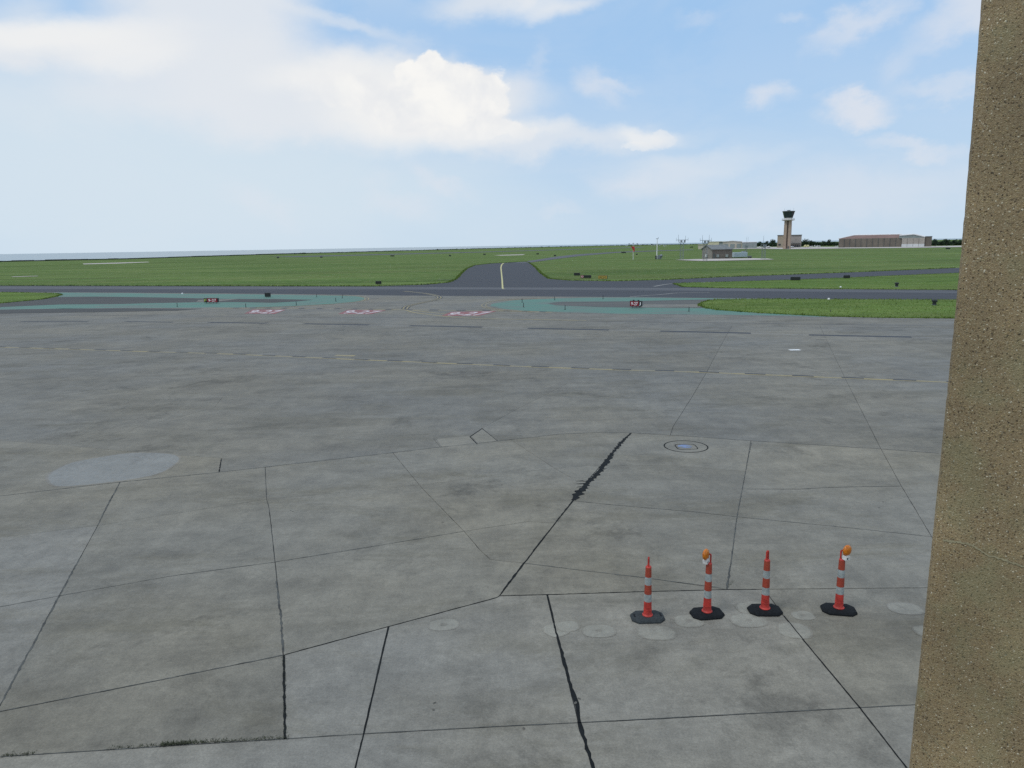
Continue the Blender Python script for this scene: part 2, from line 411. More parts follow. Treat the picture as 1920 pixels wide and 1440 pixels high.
M['beige'] = plain('beige_cladding', (.50, .46, .38), .8, .06, .2)
M['cream'] = plain('cream_cladding', (.62, .58, .42), .8, .06, .2)
M['grey_clad'] = plain('grey_cladding', (.27, .30, .30), .8, .08, .2)
M['container'] = plain('pale_blue_metal', (.42, .50, .56), .5, .06, .8)
M['ramp'] = plain('pale_concrete_ramp', (.46, .42, .39), .85, .14, .08)
M['steel'] = plain('galvanised_steel', (.20, .23, .25), .5, .15, 2, .3)
M['windsock'] = plain('red_windsock_fabric', (.60, .060, .060), .8, .1, 2)
M['truck_yellow'] = plain('yellow_vehicle_paint', (.62, .60, .30), .4, .05, 2)
M['tyre'] = plain('tyre_rubber', (.02, .02, .02), .8, .1, 4)
M['glass'] = plain('dark_window_glass', (.03, .04, .05), .1, .1, 2)
M['bark'] = plain('tree_bark', (.06, .05, .04), .9, .2, 3)
M['wall'] = plain('seawall_concrete', (.052, .062, .060), .9, .35, .12)
m, t = new_mat('tree_foliage')
t.put(t.bs.inputs['Base Color'], t.mix(t.rng(t.noise(t.pos, .35, 4, .7).outputs['Fac'], .35, .65), (.022, .045, .028, 1), (.055, .085, .045, 1)))
t.bs.inputs['Roughness'].default_value = .9; t.bs.inputs['Specular IOR Level'].default_value = .15
M['leaf'] = m
# faded marks on the concrete: soft noisy edges from a 'fade' attribute
def stain_mat(name, col, al=.75, **kw): return concrete_mat(name, mark=(col, al), **kw)
NEW = dict(tint=(1.0, 1.01, 1.0), k=1.10)
M['mark_pale'] = stain_mat('pale_scrub_mark', (.30, .295, .255), .50, **NEW)
M['mark_blue'] = stain_mat('pale_patch_mark', (.228, .240, .236), .90)
M['mark_dark'] = stain_mat('dark_stain', (.05, .05, .045), .9)
M['mark_tan'] = stain_mat('tan_patch_mark', (.24, .23, .19), .75)

# ------------------------------------------------------------------ builders
def link(name, me, mat=None, parent=None, loc=None):
    if not isinstance(me, bpy.types.Mesh):
        bm = me; me = bpy.data.meshes.new(name); bm.to_mesh(me); bm.free()
    o = bpy.data.objects.new(name, me)
    COL.objects.link(o)
    if mat is not None and len(me.materials) == 0: me.materials.append(mat)
    if parent is not None: o.parent = parent
    if loc is not None: o.location = loc
    return o
def tag(o, label=None, cat=None, group=None, kind=None):
    if label: o['label'] = label
    if cat: o['category'] = cat
    if group: o['group'] = group
    if kind: o['kind'] = kind
    return o
def thing(name, label, cat, loc=(0, 0, 0), rz=0.0, group=None):
    o = bpy.data.objects.new(name, None); COL.objects.link(o)
    o.location = loc; o.rotation_euler = (0, 0, rz); o.empty_display_size = .2
    return tag(o, label, cat, group)
def bm_box(bm, c, s, rz=0.0, mi=0):
    r = bmesh.ops.create_cube(bm, size=1.0)
    Mx = Matrix.Translation(c) @ Matrix.Rotation(rz, 4, 'Z') @ Matrix.Diagonal((*s, 1))
    bmesh.ops.transform(bm, matrix=Mx, verts=r['verts'])
    return r['verts']
def box(name, c, s, mat, parent=None, rz=0.0, bevel=0.0):
    bm = bmesh.new(); bm_box(bm, c, s, rz)
    if bevel: bmesh.ops.bevel(bm, geom=bm.edges[:], offset=bevel, segments=1, affect='EDGES')
    return link(name, bm, mat, parent)
def bm_tube(bm, a, b, r, n=6, r2=None):
    a, b = Vector(a), Vector(b); d = b - a
    r_ = bmesh.ops.create_cone(bm, cap_ends=True, segments=n, radius1=r, radius2=r if r2 is None else r2, depth=d.length)
    bmesh.ops.transform(bm, matrix=Matrix.Translation((a + b) / 2) @ d.to_track_quat('Z', 'Y').to_matrix().to_4x4(), verts=r_['verts'])
def bm_lathe(bm, prof, n=20, caps=True, sx=1, sy=1):
    rings = []
    for r, z in prof:
        rings.append([bm.verts.new((r * sx * math.cos(2 * math.pi * i / n), r * sy * math.sin(2 * math.pi * i / n), z)) for i in range(n)])
    for A, B in zip(rings, rings[1:]):
        for i in range(n): bm.faces.new((A[i], A[(i + 1) % n], B[(i + 1) % n], B[i]))
    if caps:
        bm.faces.new(rings[0][::-1]); bm.faces.new(rings[-1])
def smooth(o, ang=35):
    for p in o.data.polygons: p.use_smooth = True
    try: o.data.set_sharp_from_angle(angle=math.radians(ang))
    except Exception: pass
    return o
def prism(name, pts, z0, z1, mat, parent=None):
    """polygon pts [(x,y)...] extruded from z0 up to z1"""
    bm = bmesh.new()
    a = sum(p[0] * q[1] - q[0] * p[1] for p, q in zip(pts, pts[1:] + pts[:1]))
    if a < 0: pts = pts[::-1]
    top = [bm.verts.new((p[0], p[1], z1)) for p in pts]
    f = bm.faces.new(top)
    if z0 is not None:
        bot = [bm.verts.new((p[0], p[1], z0)) for p in pts]
        n = len(pts)
        for i in range(n): bm.faces.new((bot[i], bot[(i + 1) % n], top[(i + 1) % n], top[i]))
    f.normal_update(); bmesh.ops.triangulate(bm, faces=[f])
    return link(name, bm, mat, parent)
def smooth_px(px, n=4, closed=False):
    """Catmull-Rom through photo points, returned as ground points"""
    g = [P(*q).xy for q in px]; out = []
    m_ = len(g); rng_ = range(m_ if closed else m_ - 1)
    for i in rng_:
        p1, p2 = g[i], g[(i + 1) % m_]
        p0_ = g[i - 1] if (closed or i > 0) else p1 * 2 - p2
        p3 = g[(i + 2) % m_] if (closed or i + 2 < m_) else p2 * 2 - p1
        for k in range(n):
            t_ = k / n
            out.append(.5 * ((2 * p1) + (p2 - p0_) * t_ + (2 * p0_ - 5 * p1 + 4 * p2 - p3) * t_ ** 2 + (3 * p1 - p0_ - 3 * p2 + p3) * t_ ** 3))
    if not closed: out.append(g[-1])
    return out
def sheet(name, px, z, mat, parent=None, thick=None, curve=0):
    pts = smooth_px(px, curve, True) if curve else [P(*q).xy for q in px]
    return prism(name, [tuple(p) for p in pts], None if thick is None else z - thick, z, mat, parent)
def ribbon(name, pts, width, z, mat, parent=None, jitter=0.0, step=None):
    """strip of the given width (number or list) along ground points"""
    pts = [Vector(p).to_2d() for p in pts]
    wl = width if isinstance(width, (list, tuple)) else [width] * len(pts)
    if step:
        np_, nw = [], []
        for i in range(len(pts) - 1):
            k = max(1, int((pts[i + 1] - pts[i]).length / step))
            for j in range(k):
                np_.append(pts[i].lerp(pts[i + 1], j / k)); nw.append(wl[i] + (wl[i + 1] - wl[i]) * j / k)
        np_.append(pts[-1]); nw.append(wl[-1]); pts, wl = np_, nw
    bm = bmesh.new(); prev = None
    for i, p in enumerate(pts):
        d = (pts[min(i + 1, len(pts) - 1)] - pts[max(i - 1, 0)]).normalized()
        nrm = Vector((-d.y, d.x))
        a = wl[i] / 2 * (1 + jitter * rnd.uniform(-1, 1.2)); b_ = wl[i] / 2 * (1 + jitter * rnd.uniform(-1, 1.2))
        l = bm.verts.new((*(p + nrm * a), z)); r = bm.verts.new((*(p - nrm * b_), z))
        if prev: bm.faces.new((prev[1], r, l, prev[0]))
        prev = (l, r)
    return link(name, bm, mat, parent)
_tc = {}
def text_pts(body):
    """flat mesh of a word, scaled to 0..1 in x and y"""
    if body in _tc: return _tc[body]
    cu = bpy.data.curves.new('lettering', 'FONT'); cu.body = body; cu.size = 1; cu.resolution_u = 3
    cu.offset = .012
    o = bpy.data.objects.new('lettering', cu); COL.objects.link(o)
    dg = bpy.context.evaluated_depsgraph_get(); dg.update()
    me = bpy.data.meshes.new_from_object(o.evaluated_get(dg))
    vs = [v.co.copy() for v in me.vertices]; fs = [tuple(p.vertices) for p in me.polygons]
    bpy.data.objects.remove(o); bpy.data.meshes.remove(me); bpy.data.curves.remove(cu)
    x0 = min(v.x for v in vs); x1 = max(v.x for v in vs); y0 = min(v.y for v in vs); y1 = max(v.y for v in vs)
    _tc[body] = ([((v.x - x0) / (x1 - x0), (v.y - y0) / (y1 - y0)) for v in vs], fs)
    return _tc[body]
def text_quad(name, body, q, mat, parent=None):
    """lettering spread over the 3-D quad q (bl, br, tr, tl)"""
    vs, fs = text_pts(body)
    bl, br, tr, tl = [Vector(v) for v in q]
    me = bpy.data.meshes.new(name)
    me.from_pydata([tuple((bl * (1 - u) + br * u) * (1 - v) + (tl * (1 - u) + tr * u) * v) for u, v in vs], [], fs)
    return link(name, me, mat, parent)

def MPP(g):
    """metres covered by one photo pixel at ground point g"""
    return (g.y * math.cos(PITCH) + H * math.sin(PITCH)) / F

# ------------------------------------------------------------------ ground, lake, sea wall
shore_px = [(-500, 507.5), (0, 491), (240, 485.8), (480, 478), (720, 471.5), (920, 466), (1100, 461.6), (1230, 459.2), (1400, 456.2), (1650, 451.6), (1950, 446.4)]
shore = [P(*q) for q in shore_px]
gpts = [(p.x, p.y) for p in shore] + [(4500, 300), (4500, -200), (-1400, -200)]
field = prism('grass_field', gpts, -2.6, -.05, M['field']); tag(field, 'wide airfield grass out to the lake shore', kind='structure')
water = prism('lake_water', [(-30000, -400), (30000, -400), (30000, 45000), (-30000, 45000)], None, -1.6, M['water'])
tag(water, 'pale lake behind the airfield', kind='structure')
bm = bmesh.new()
for a, b in zip(shore[:8], shore[1:9]):
    n_ = 12
    for i in range(n_):
        p, q = a.lerp(b, i / n_), a.lerp(b, (i + 1) / n_)
        d = (q - p); hgt = .75 + .35 * rnd.random()
        nrm = Vector((-d.y, d.x, 0)).normalized()
        if d.length > 400 : continue
        c = (p + q) / 2 - nrm * 1.0
        bm_box(bm, (c.x, c.y, hgt / 2 - .3), (d.length * 1.0, 3.0, hgt + .6), math.atan2(d.y, d.x))
sw = link('sea_wall', bm, M['wall']); tag(sw, 'long dark sea wall between grass and the pale lake', 'sea wall')

# ------------------------------------------------------------------ concrete apron
apron = thing('concrete_apron', 'grey concrete aircraft apron of large slabs', None); apron['kind'] = 'structure'
bed_pts = [(-120, -8), (90, -8), (90, 52), (-120, 52)]
bd = prism('joint_bed', bed_pts, None, -.012, M['bed'], apron)
XL = -260
LN = []        # (points, half width)
def ln(pts, w_=.009): LN.append(([np.array(P(*q).xy, dtype=float) for q in pts], w_))
def ext(pts, a=0, b=0):
    """lengthen a pixel polyline at its ends, by metres on the ground"""
    return pts
ln([(-300, 968), (0, 930), (220, 904.5), (415, 885), (500, 875.5), (700, 853), (828, 838), (933, 827), (1050, 814), (1119, 811), (1183, 811.5), (1290, 818), (1400, 826), (1655, 842), (1760, 850), (2150, 880)], .007)   # A
ln([(-300, 1046), (0, 1008), (183, 985.5), (500, 936), (795, 909), (955, 887), (1107, 872), (1268, 873), (1400, 884)], .004)  # B
ln([(-300, 1190), (0, 1138), (110, 1117.5), (321, 1080), (518, 1053.5), (637, 1034.5), (700, 1024.5), (871, 996), (992, 977.5), (1041, 981)], .007)  # C
ln([(1075, 939), (1152, 947), (1298, 959.5), (1382, 969), (1600, 990.5), (1747, 1006.5), (2150, 1050)], .007)   # C right
ln([(-300, 1400), (0, 1334), (293, 1276.5), (531, 1228.5), (728, 1175), (930, 1121), (938, 1116.5), (1026, 1115), (1200, 1109.5), (1363, 1105.5), (1620, 1103), (1740, 1102), (2150, 1098)], .012)   # D+E
ln([(919, 1049), (983, 1056), (1112, 1072), (1207, 1083), (1363, 1105)], .007)   # F
ln([(-300, 1446), (0, 1419), (321, 1398.5), (534, 1385.5), (682, 1376), (937, 1362), (1086, 1355), (1200, 1349.5), (1612, 1327), (1725, 1321), (2150, 1297)], .009)  # G
ln([(225, 903), (183, 986), (149, 1048), (69, 1195), (21, 1284), (0, 1323), (-60, 1432), (-62, 1437)], .007)  # V1
ln([(497, 874), (505, 955), (514, 1037), (527, 1160), (532, 1229), (533, 1300), (535, 1388)], .008)  # V2
ln([(729, 1173), (682, 1376), (666, 1440), (640, 1545), (600, 1700)], .012)  # V3
ln([(1026, 1113), (1043, 1186), (1067, 1277), (1086, 1355), (1112, 1440), (1170, 1640)], .018)  # V4
ln([(1432, 1103), (1467, 1152), (1527, 1225), (1612, 1327), (1700, 1440), (1800, 1570)], .010)  # V5
ln([(1184, 810), (1105, 897), (1075, 939), (1041, 981), (983, 1056), (936, 1118)], .014)  # V6
ln([(735, 847), (791, 915), (871, 997), (900, 1031), (919, 1049)], .006)  # V7
ln([(957, 824), (1043, 880), (1072, 896), (1107, 896)], .005)  # V8
ln([(1408, 825), (1398, 884), (1382, 969), (1371, 1050), (1363, 1106)], .006)  # V9
ln([(1397, 917), (1500, 916), (1600, 913), (1691, 911.5)], .006)
ln([(1535, 606), (1548, 634), (1590, 720), (1652, 842), (1691, 912), (1748, 1008), (1790, 1100)], .007)  # V10
ln([(124, 835), (225, 845), (339, 854), (415, 859), (491, 833), (560, 812), (700, 770)], .005)
ln([(415, 859), (411, 887)], .009)
ln([(-300, 812), (0, 826), (124, 835), (270, 798), (400, 765), (420, 758)], .005)
ln([(1256, 818), (1262, 800), (1297, 745), (1325, 698), (1345, 660), (1375, 606)], .008)
ln([(60, 1415), (38, 1440), (0, 1490), (-60, 1570)], .008)
ln([(-300, 690), (0, 712), (420, 742), (570, 746), (700, 753), (860, 760), (1100, 769), (1250, 770), (1425, 754), (1600, 762), (2150, 790)], .004)
ln([(420, 740), (400, 768), (340, 800)], .003)
ln([(700, 700), (900, 710), (1065, 718), (1180, 721), (1312, 727)], .004)
ln([(700, 700), (730, 672), (790, 606)], .003)
ln([(1094, 606), (1110, 640), (1095, 686), (1062, 720), (960, 772), (904, 803), (881, 819), (896, 834)], .004)
ln([(904, 803), (935, 828)], .007)
ln([(813, 823), (826, 838.5)], .006)
ln([(813, 823), (850, 820.5), (881, 819)], .003)
ln([(240, 606), (120, 640), (-300, 700)], .003)
far_edge_px = [(-900, 615), (-300, 604), (0, 600), (600, 601), (1000, 604), (1400, 609), (1800, 614), (2300, 624)]
FE = [np.array(P(*q).xy, dtype=float) for q in far_edge_px]
# outer border
bx0, bx1 = FE[0][0], FE[-1][0]
border = FE + [np.array((bx1, -7.0)), np.array((bx0, -7.0)), FE[0]]
LN.append((border, .004))
# extra line rows beside and under the camera so that slabs go on outside the frame
LN.append(([np.array((-90., 3.4)), np.array((90., 3.4))], .008))
LN.append(([np.array((-90., -2.5)), np.array((90., -2.5))], .008))
for xx in (-48., -36., -24., 24., 36., 48.):
    LN.append(([np.array((xx, -7.5)), np.array((xx * 1.0, 60.))], .006))
# end lengthening of every open line by 0.4 m so T junctions close
segs = []
for pts, w_ in LN:
    pts = [p.copy() for p in pts]
    if abs(pts[0][0]) > 13 and pts[0][1] > 4 and np.linalg.norm(pts[0] - pts[-1]) > 1e-6 and len(pts) < 40:
        if pts[0][0] < 0: d = pts[0] - pts[1]; pts[0] = pts[0] + d / np.linalg.norm(d) * 140
    if pts[-1][0] > 5.5 and pts[-1][0] > pts[-2][0] and abs(pts[-1][0]) < 200 and pts[-1][0] - 0 > .62 * 2150 / 1920 * pts[-1][1] :
        d = pts[-1] - pts[-2]; pts[-1] = pts[-1] + d / np.linalg.norm(d) * 140
    if np.linalg.norm(pts[0] - pts[-1]) > 1e-6:
        d = pts[0] - pts[1]; pts[0] = pts[0] + d / np.linalg.norm(d) * .12
        d = pts[-1] - pts[-2]; pts[-1] = pts[-1] + d / np.linalg.norm(d) * .12
    for a, b in zip(pts, pts[1:]): segs.append((a, b, w_))
verts = []; grid = {}
TOL = .05
def vid(p):
    for i, q in enumerate(verts):
        if abs(q[0] - p[0]) < TOL and abs(q[1] - p[1]) < TOL and math.hypot(q[0] - p[0], q[1] - p[1]) < TOL: return i
    verts.append(np.array(p)); return len(verts) - 1
edges = {}
for i, (a, b, w_) in enumerate(segs):
    ts = [0.0, 1.0]; r = b - a; L = np.linalg.norm(r)
    for j, (c, d, _) in enumerate(segs):
        if i == j: continue
        s_ = d - c; den = r[0] * s_[1] - r[1] * s_[0]
        Ls = np.linalg.norm(s_)
        for e in (c, d):      # an end lying on this segment
            tt = np.dot(e - a, r) / (L * L)
            if 0 < tt < 1 and np.linalg.norm(a + r * tt - e) < TOL * .8: ts.append(tt)
        if abs(den) < 1e-9: continue
        ac = c - a
        t_ = (ac[0] * s_[1] - ac[1] * s_[0]) / den; u_ = (ac[0] * r[1] - ac[1] * r[0]) / den
        if -1e-9 <= t_ <= 1 + 1e-9 and -1e-9 <= u_ <= 1 + 1e-9: ts.append(min(1, max(0, t_)))
    ids = []
    for t_ in sorted(ts):
        k = vid(a + r * t_)
        if not ids or ids[-1] != k: ids.append(k)
    for u, v in zip(ids, ids[1:]):
        if u != v: edges[(min(u, v), max(u, v))] = max(w_, edges.get((min(u, v), max(u, v)), 0))
adj = {}
for u, v in edges: adj.setdefault(u, set()).add(v); adj.setdefault(v, set()).add(u)
st = [k for k in adj if len(adj[k]) == 1]
while st:
    k = st.pop()
    if len(adj[k]) != 1: continue
    j = adj[k].pop(); adj[j].discard(k); edges.pop((min(j, k), max(j, k)), None)
    if len(adj[j]) == 1: st.append(j)
order = {k: sorted(v, key=lambda j: math.atan2(verts[j][1] - verts[k][1], verts[j][0] - verts[k][0])) for k, v in adj.items() if v}
seen = set(); faces = []
for u, v in list(edges):
    for a, b in ((u, v), (v, u)):
        if (a, b) in seen: continue
        loop = []; x, y = a, b
        while (x, y) not in seen:
            seen.add((x, y)); loop.append(x)
            o_ = order[y]; k = o_.index(x); nx_ = o_[(k - 1) % len(o_)]
            x, y = y, nx_
        area = sum(verts[p][0] * verts[q][1] - verts[q][0] * verts[p][1] for p, q in zip(loop, loop[1:] + loop[:1])) / 2
        if area > .02: faces.append((loop, area))
def slab_poly(loop):
    n = len(loop); pts = [verts[k] for k in loop]
    ws = [edges.get((min(loop[i], loop[(i + 1) % n]), max(loop[i], loop[(i + 1) % n])), .006) for i in range(n)]
    out = []
    for i in range(n):
        p = pts[i]; a = pts[i - 1]; b = pts[(i + 1) % n]
        d1 = (p - a) / np.linalg.norm(p - a); d2 = (b - p) / np.linalg.norm(b - p)
        n1 = np.array((-d1[1], d1[0])); n2 = np.array((-d2[1], d2[0]))
        w1_, w2_ = ws[i - 1], ws[i]
        den = n1[0] * n2[1] - n1[1] * n2[0]
        if abs(den) < .08: q = n1 * (w1_ + w2_) / 2
        else: q = np.array((w1_ * n2[1] - w2_ * n1[1], n1[0] * w2_ - n2[0] * w1_)) / den
        L = np.linalg.norm(q)
        if L > .1: q = q / L * .1
        out.append(p + q)
    res = []
    for i in range(n):
        a, b = out[i], out[(i + 1) % n]; d = b - a; L = np.linalg.norm(d)
        dist = math.hypot(*(a + b) / 2)
        stp = .16 if dist < 22 else (.6 if dist < 40 else 3.0)
        k = min(90, max(1, int(L / stp))); nn = np.array((-d[1], d[0])) / max(L, 1e-6)
        for j in range(k):
            jt = 0 if j == 0 else (rnd.random() ** 3) * .007 * rnd.choice((1, 1, -.3))
            res.append(a + d * j / k + nn * jt)
    return res
for loop, area in faces:
    pts = slab_poly(loop)
    c = sum(pts) / len(pts)
    px_bottom = c[1] < 13
    # the newer, smoother slabs are the ones nearest the terminal (below the D/E joint)
    newer = False
    def below(cx, cy):
        q = [(-300, 1446), (0, 1419), (321, 1398.5), (534, 1385.5)]
        g = [P(*s).xy for s in [(-300, 1446), (534, 1390), (532, 1227), (930, 1121), (1026, 1115), (1740, 1102), (2150, 1098)]]
        for s0, s1 in zip(g, g[1:]):
            lo_, hi_ = min(s0.x, s1.x), max(s0.x, s1.x)
            if lo_ <= cx <= hi_ and hi_ > lo_:
                return cy < s0.y + (s1.y - s0.y) * (cx - s0.x) / (s1.x - s0.x)
        return cy < 8
    newer = below(c[0], c[1])
    ga = [P(*s).xy for s in [(-300, 968), (0, 930), (415, 885), (700, 853), (1050, 814), (1183, 811.5), (1400, 826), (1655, 842), (2150, 880)]]
    upper = c[1] > 20
    for s0, s1 in zip(ga, ga[1:]):
        if s0.x <= c[0] <= s1.x: upper = c[1] > s0.y + (s1.y - s0.y) * (c[0] - s0.x) / (s1.x - s0.x)
    bm = bmesh.new()
    top = [bm.verts.new((p[0], p[1], 0)) for p in pts]
    n = len(pts)
    bot = [bm.verts.new((p[0], p[1], -.03)) for p in pts]
    f = bm.faces.new(top)
    for i in range(n): bm.faces.new((bot[i], bot[(i + 1) % n], top[(i + 1) % n], top[i]))
    f.normal_update()
    if f.normal.z < 0: f.normal_flip()
    bmesh.ops.triangulate(bm, faces=[f])
    dist = math.hypot(*c)
    link('slab', bm, M['conc_new'] if newer else (M['conc_far'] if upper else M['conc']), apron)

# concrete beyond the slab rows, up to the taxiway
cz = 0.0
sheet('worn_concrete', far_edge_px[::-1] + [(-900, 540), (-300, 543), (0, 545), (700, 551), (1300, 556), (1800, 560), (2300, 566)], -.0005, M['conc_far'], apron)

def seal(px, widths, jit=.5, step=.08, name='joint_sealant', mat='tar'):
    return ribbon(name, [P(*q) for q in px], widths, .003, M[mat], apron, jit, step)
seal([(1183, 812), (1165, 830), (1148, 850), (1136, 868), (1122, 886), (1100, 908), (1085, 925), (1075, 938)], [.05, .13, .10, .16, .15, .14, .21, .09], .6, .07)
seal([(1075, 938), (1041, 981), (1010, 1020), (983, 1056), (958, 1088), (940, 1112)], [.035, .03, .025, .035, .04, .03], .5)
seal([(1026, 1115), (1043, 1186), (1055, 1230), (1067, 1277), (1083, 1325), (1086, 1355), (1112, 1440), (1170, 1640)], [.025, .03, .05, .045, .055, .05, .045, .04], .4)
seal([(532, 1229), (533, 1300), (534, 1350), (535, 1386)], [.03, .035, .035, .03], .5)
seal([(729, 1175), (682, 1376), (666, 1440), (640, 1545)], [.02, .02, .022, .022], .25)
seal([(536, 1227), (728, 1175), (930, 1121)], [.018, .018, .022], .4)
seal([(938, 1117), (1026, 1115), (1200, 1109.5), (1363, 1105.5), (1430, 1105)], [.018, .02, .018, .02, .02], .6)
seal([(1470, 1155), (1527, 1225), (1612, 1327), (1700, 1440)], [.018, .018, .022, .022], .3)
seal([(225, 905), (200, 950), (184, 984)], [.025, .03, .02], .6, mat='old_seal')
seal([(149, 1048), (69, 1195), (21, 1284), (0, 1323)], [.025, .025, .028, .02], .8, mat='old_seal')
seal([(518, 1090), (527, 1160), (531, 1222)], [.02, .028, .02], .9, mat='old_seal')
seal([(411, 884), (415, 861)], [.03, .03], .5)
seal([(1409, 830), (1398, 884), (1382, 969), (1371, 1050), (1363, 1104)], [.014, .014, .018, .02, .035], .9, mat='old_seal')
seal([(904, 803.5), (881, 819), (895, 833)], [.03, .04, .03], .3)
seal([(904, 803.5), (933, 827)], [.02, .02], .3)
A_ = [(0, 930), (220, 904.5), (415, 885), (500, 875.5), (700, 853), (828, 838), (933, 827), (1050, 814), (1119, 811), (1183, 811.5), (1290, 818), (1400, 826), (1655, 842), (1760, 850)]
seal(A_, [.03] * len(A_), .7, .15, mat='old_seal')
seal([(0, 1138), (110, 1117.5), (321, 1080), (518, 1053.5), (637, 1034.5), (700, 1024.5), (871, 996)], [.012, .014, .014, .016, .022, .016, .012], .9, .09, mat='old_seal')
seal([(0, 1334), (293, 1276.5), (531, 1228.5)], [.014, .018, .02], .8, .07, mat='old_seal')
seal([(1075, 939), (1152, 947), (1298, 959.5), (1382, 969), (1600, 990.5), (1747, 1006.5)], [.014] * 6, .9, .1, mat='old_seal')
seal([(1400, 917), (1500, 917.5), (1560, 913.5), (1691, 911.5)], [.014, .022, .025, .018], .9, .1, mat='old_seal')
seal([(983, 1056), (1112, 1072), (1207, 1083), (1363, 1104)], [.014, .02, .014, .02], .9, .08, mat='old_seal')
seal([(0, 1419), (321, 1398.5), (534, 1385.5), (682, 1376), (937, 1362), (1086, 1355), (1612, 1327), (1722, 1321)], [.014] * 8, .5, .08, mat='old_seal')
# tar smears at the wide joint
for (cx, cy, ww) in [(1092, 902, 26), (1090, 907, 20), (1089, 913, 16), (1131, 880, 14), (1083, 921, 10)]:
    ribbon('tar_smear', [P(cx - ww * .5, cy + .5), P(cx, cy), P(cx + ww * .5, cy + rnd.uniform(-2, 2))], [.01, .05, .015], .0045, M['tar'], apron, .5, .06)
# weeds in the joint at the lower left
def weeds(px, count, hmax, name='joint_weeds'):
    vs, fs = [], []
    g = [P(*q) for q in px]
    for _ in range(count):
        i = rnd.randrange(len(g) - 1); p = g[i].lerp(g[i + 1], rnd.random())
        p = p + Vector((rnd.gauss(0, .012), abs(rnd.gauss(0, .03)), 0))
        a = rnd.uniform(0, 6.28); l = rnd.uniform(.3, 1) * hmax; wd = l * .14
        d = Vector((math.cos(a), math.sin(a), 0)); k = len(vs)
        vs += [tuple(p + Vector((-d.y, d.x, 0)) * wd), tuple(p - Vector((-d.y, d.x, 0)) * wd), tuple(p + d * l * .8 + Vector((0, 0, l * .6)))]
        fs.append((k, k + 1, k + 2))
    me = bpy.data.meshes.new(name); me.from_pydata(vs, [], fs)
    o = link(name, me, M['weed'], apron); o['kind'] = 'stuff'
M['weed'] = plain('dry_weed', (.045, .052, .028), .9, .4, 30)
weeds([(200, 1406), (310, 1399), (360, 1395), (420, 1392), (540, 1386)], 700, .045)
weeds([(300, 1400), (355, 1396)], 300, .06)
weeds([(531, 1232), (533, 1300), (534, 1380)], 200, .03)
weeds([(0, 1420), (60, 1416)], 160, .04)
weeds([(1363, 1104), (1375, 1090)], 60, .03)

# scrubbed marks left by cone bases, patches and stains
def mark(name, c, rx, ry, mat, rz=0.0, hole=None, power=3.0, z=.0025):
    """rounded-square mark on the slabs; 'fade' runs 1 inside to 0 at the rim"""
    bm = bmesh.new(); lay = bm.verts.layers.float.new('fade')
    rings = [(0.0, 1), (.3, 1), (.55, 1), (.75, .95), (.88, .55), (1.0, 0.0)]
    if hole: rings = [(0, .25), (hole * .7, .35), (hole, .8), (hole + .18, 1), (.8, .95), (.9, .5), (1, 0)]
    n = 32; prev = None
    for r, fd in rings:
        if r == 0:
            v = bm.verts.new((c.x, c.y, z)); v[lay] = fd; prev = [v]; continue
        row = []
        for i in range(n):
            a = 2 * math.pi * i / n
            k = r / (abs(math.cos(a)) ** power + abs(math.sin(a)) ** power) ** (1 / power)
            x, y = k * math.cos(a) * rx, k * math.sin(a) * ry
            v = bm.verts.new((c.x + x * math.cos(rz) - y * math.sin(rz), c.y + x * math.sin(rz) + y * math.cos(rz), z)); v[lay] = fd; row.append(v)
        for i in range(n):
            if len(prev) == 1: bm.faces.new((prev[0], row[i], row[(i + 1) % n]))
            else: bm.faces.new((prev[i], row[i], row[(i + 1) % n], prev[(i + 1) % n]))
        prev = row
    return link(name, bm, mat, apron)
for i, (x, y, rx, ry, hole, rot) in enumerate([(832, 1171, .27, .2, .3, .1), (1043, 1181, .22, .22, .25, .6), (1065, 1174, .2, .18, None, .2), (1123, 1183, .29, .21, .25, 0), (1231, 1186, .33, .24, None, -.1),
                       (1292, 1164, .26, .22, .3, .1), (1418, 1140, .36, .24, None, 0), (1404, 1163, .32, .24, .2, .1), (1490, 1182, .28, .26, None, -.2),
                       (1506, 1154, .2, .16, .3, 0), (1698, 1141, .30, .22, None, -.1), (1745, 1184, .28, .2, None, 0)]):
    mark('scrub_mark', P(x, y), rx, ry, M['mark_pale'], rot, hole, 2.6, .0025 + (i % 4) * .0003)
# the large pale patch at the left
pp = smooth_px([(90, 888), (130, 868), (190, 856), (255, 848), (320, 850), (340, 858), (330, 872), (300, 888), (250, 899), (170, 909), (105, 913), (86, 902)], 5, True)
def fadepoly(name, pts, mat, z=.002, rim=.08):
    c = sum(pts, Vector((0, 0))) / len(pts)
    bm = bmesh.new(); lay = bm.verts.layers.float.new('fade')
    cv = bm.verts.new((*c, z)); cv[lay] = 1
    r1 = [bm.verts.new((*(c.lerp(p, 1 - rim)), z)) for p in pts]; r2 = [bm.verts.new((*p, z)) for p in pts]
    n = len(pts)
    for v in r1: v[lay] = 1
    for i in range(n):
        bm.faces.new((cv, r1[i], r1[(i + 1) % n])); bm.faces.new((r1[i], r2[i], r2[(i + 1) % n], r1[(i + 1) % n]))
    return link(name, bm, mat, apron)
fadepoly('concrete_patch', pp, M['mark_blue'])
fadepoly('concrete_patch', [P(*q).xy for q in [(818, 823), (850, 820), (883, 818), (895, 833), (860, 836), (828, 838)]], M['mark_tan'], .002, .05)
fadepoly('concrete_patch', [P(*q).xy for q in [(884, 818.5), (904, 805), (918, 815), (932, 826.5), (896, 832)]], M['mark_tan'], .0022, .05)
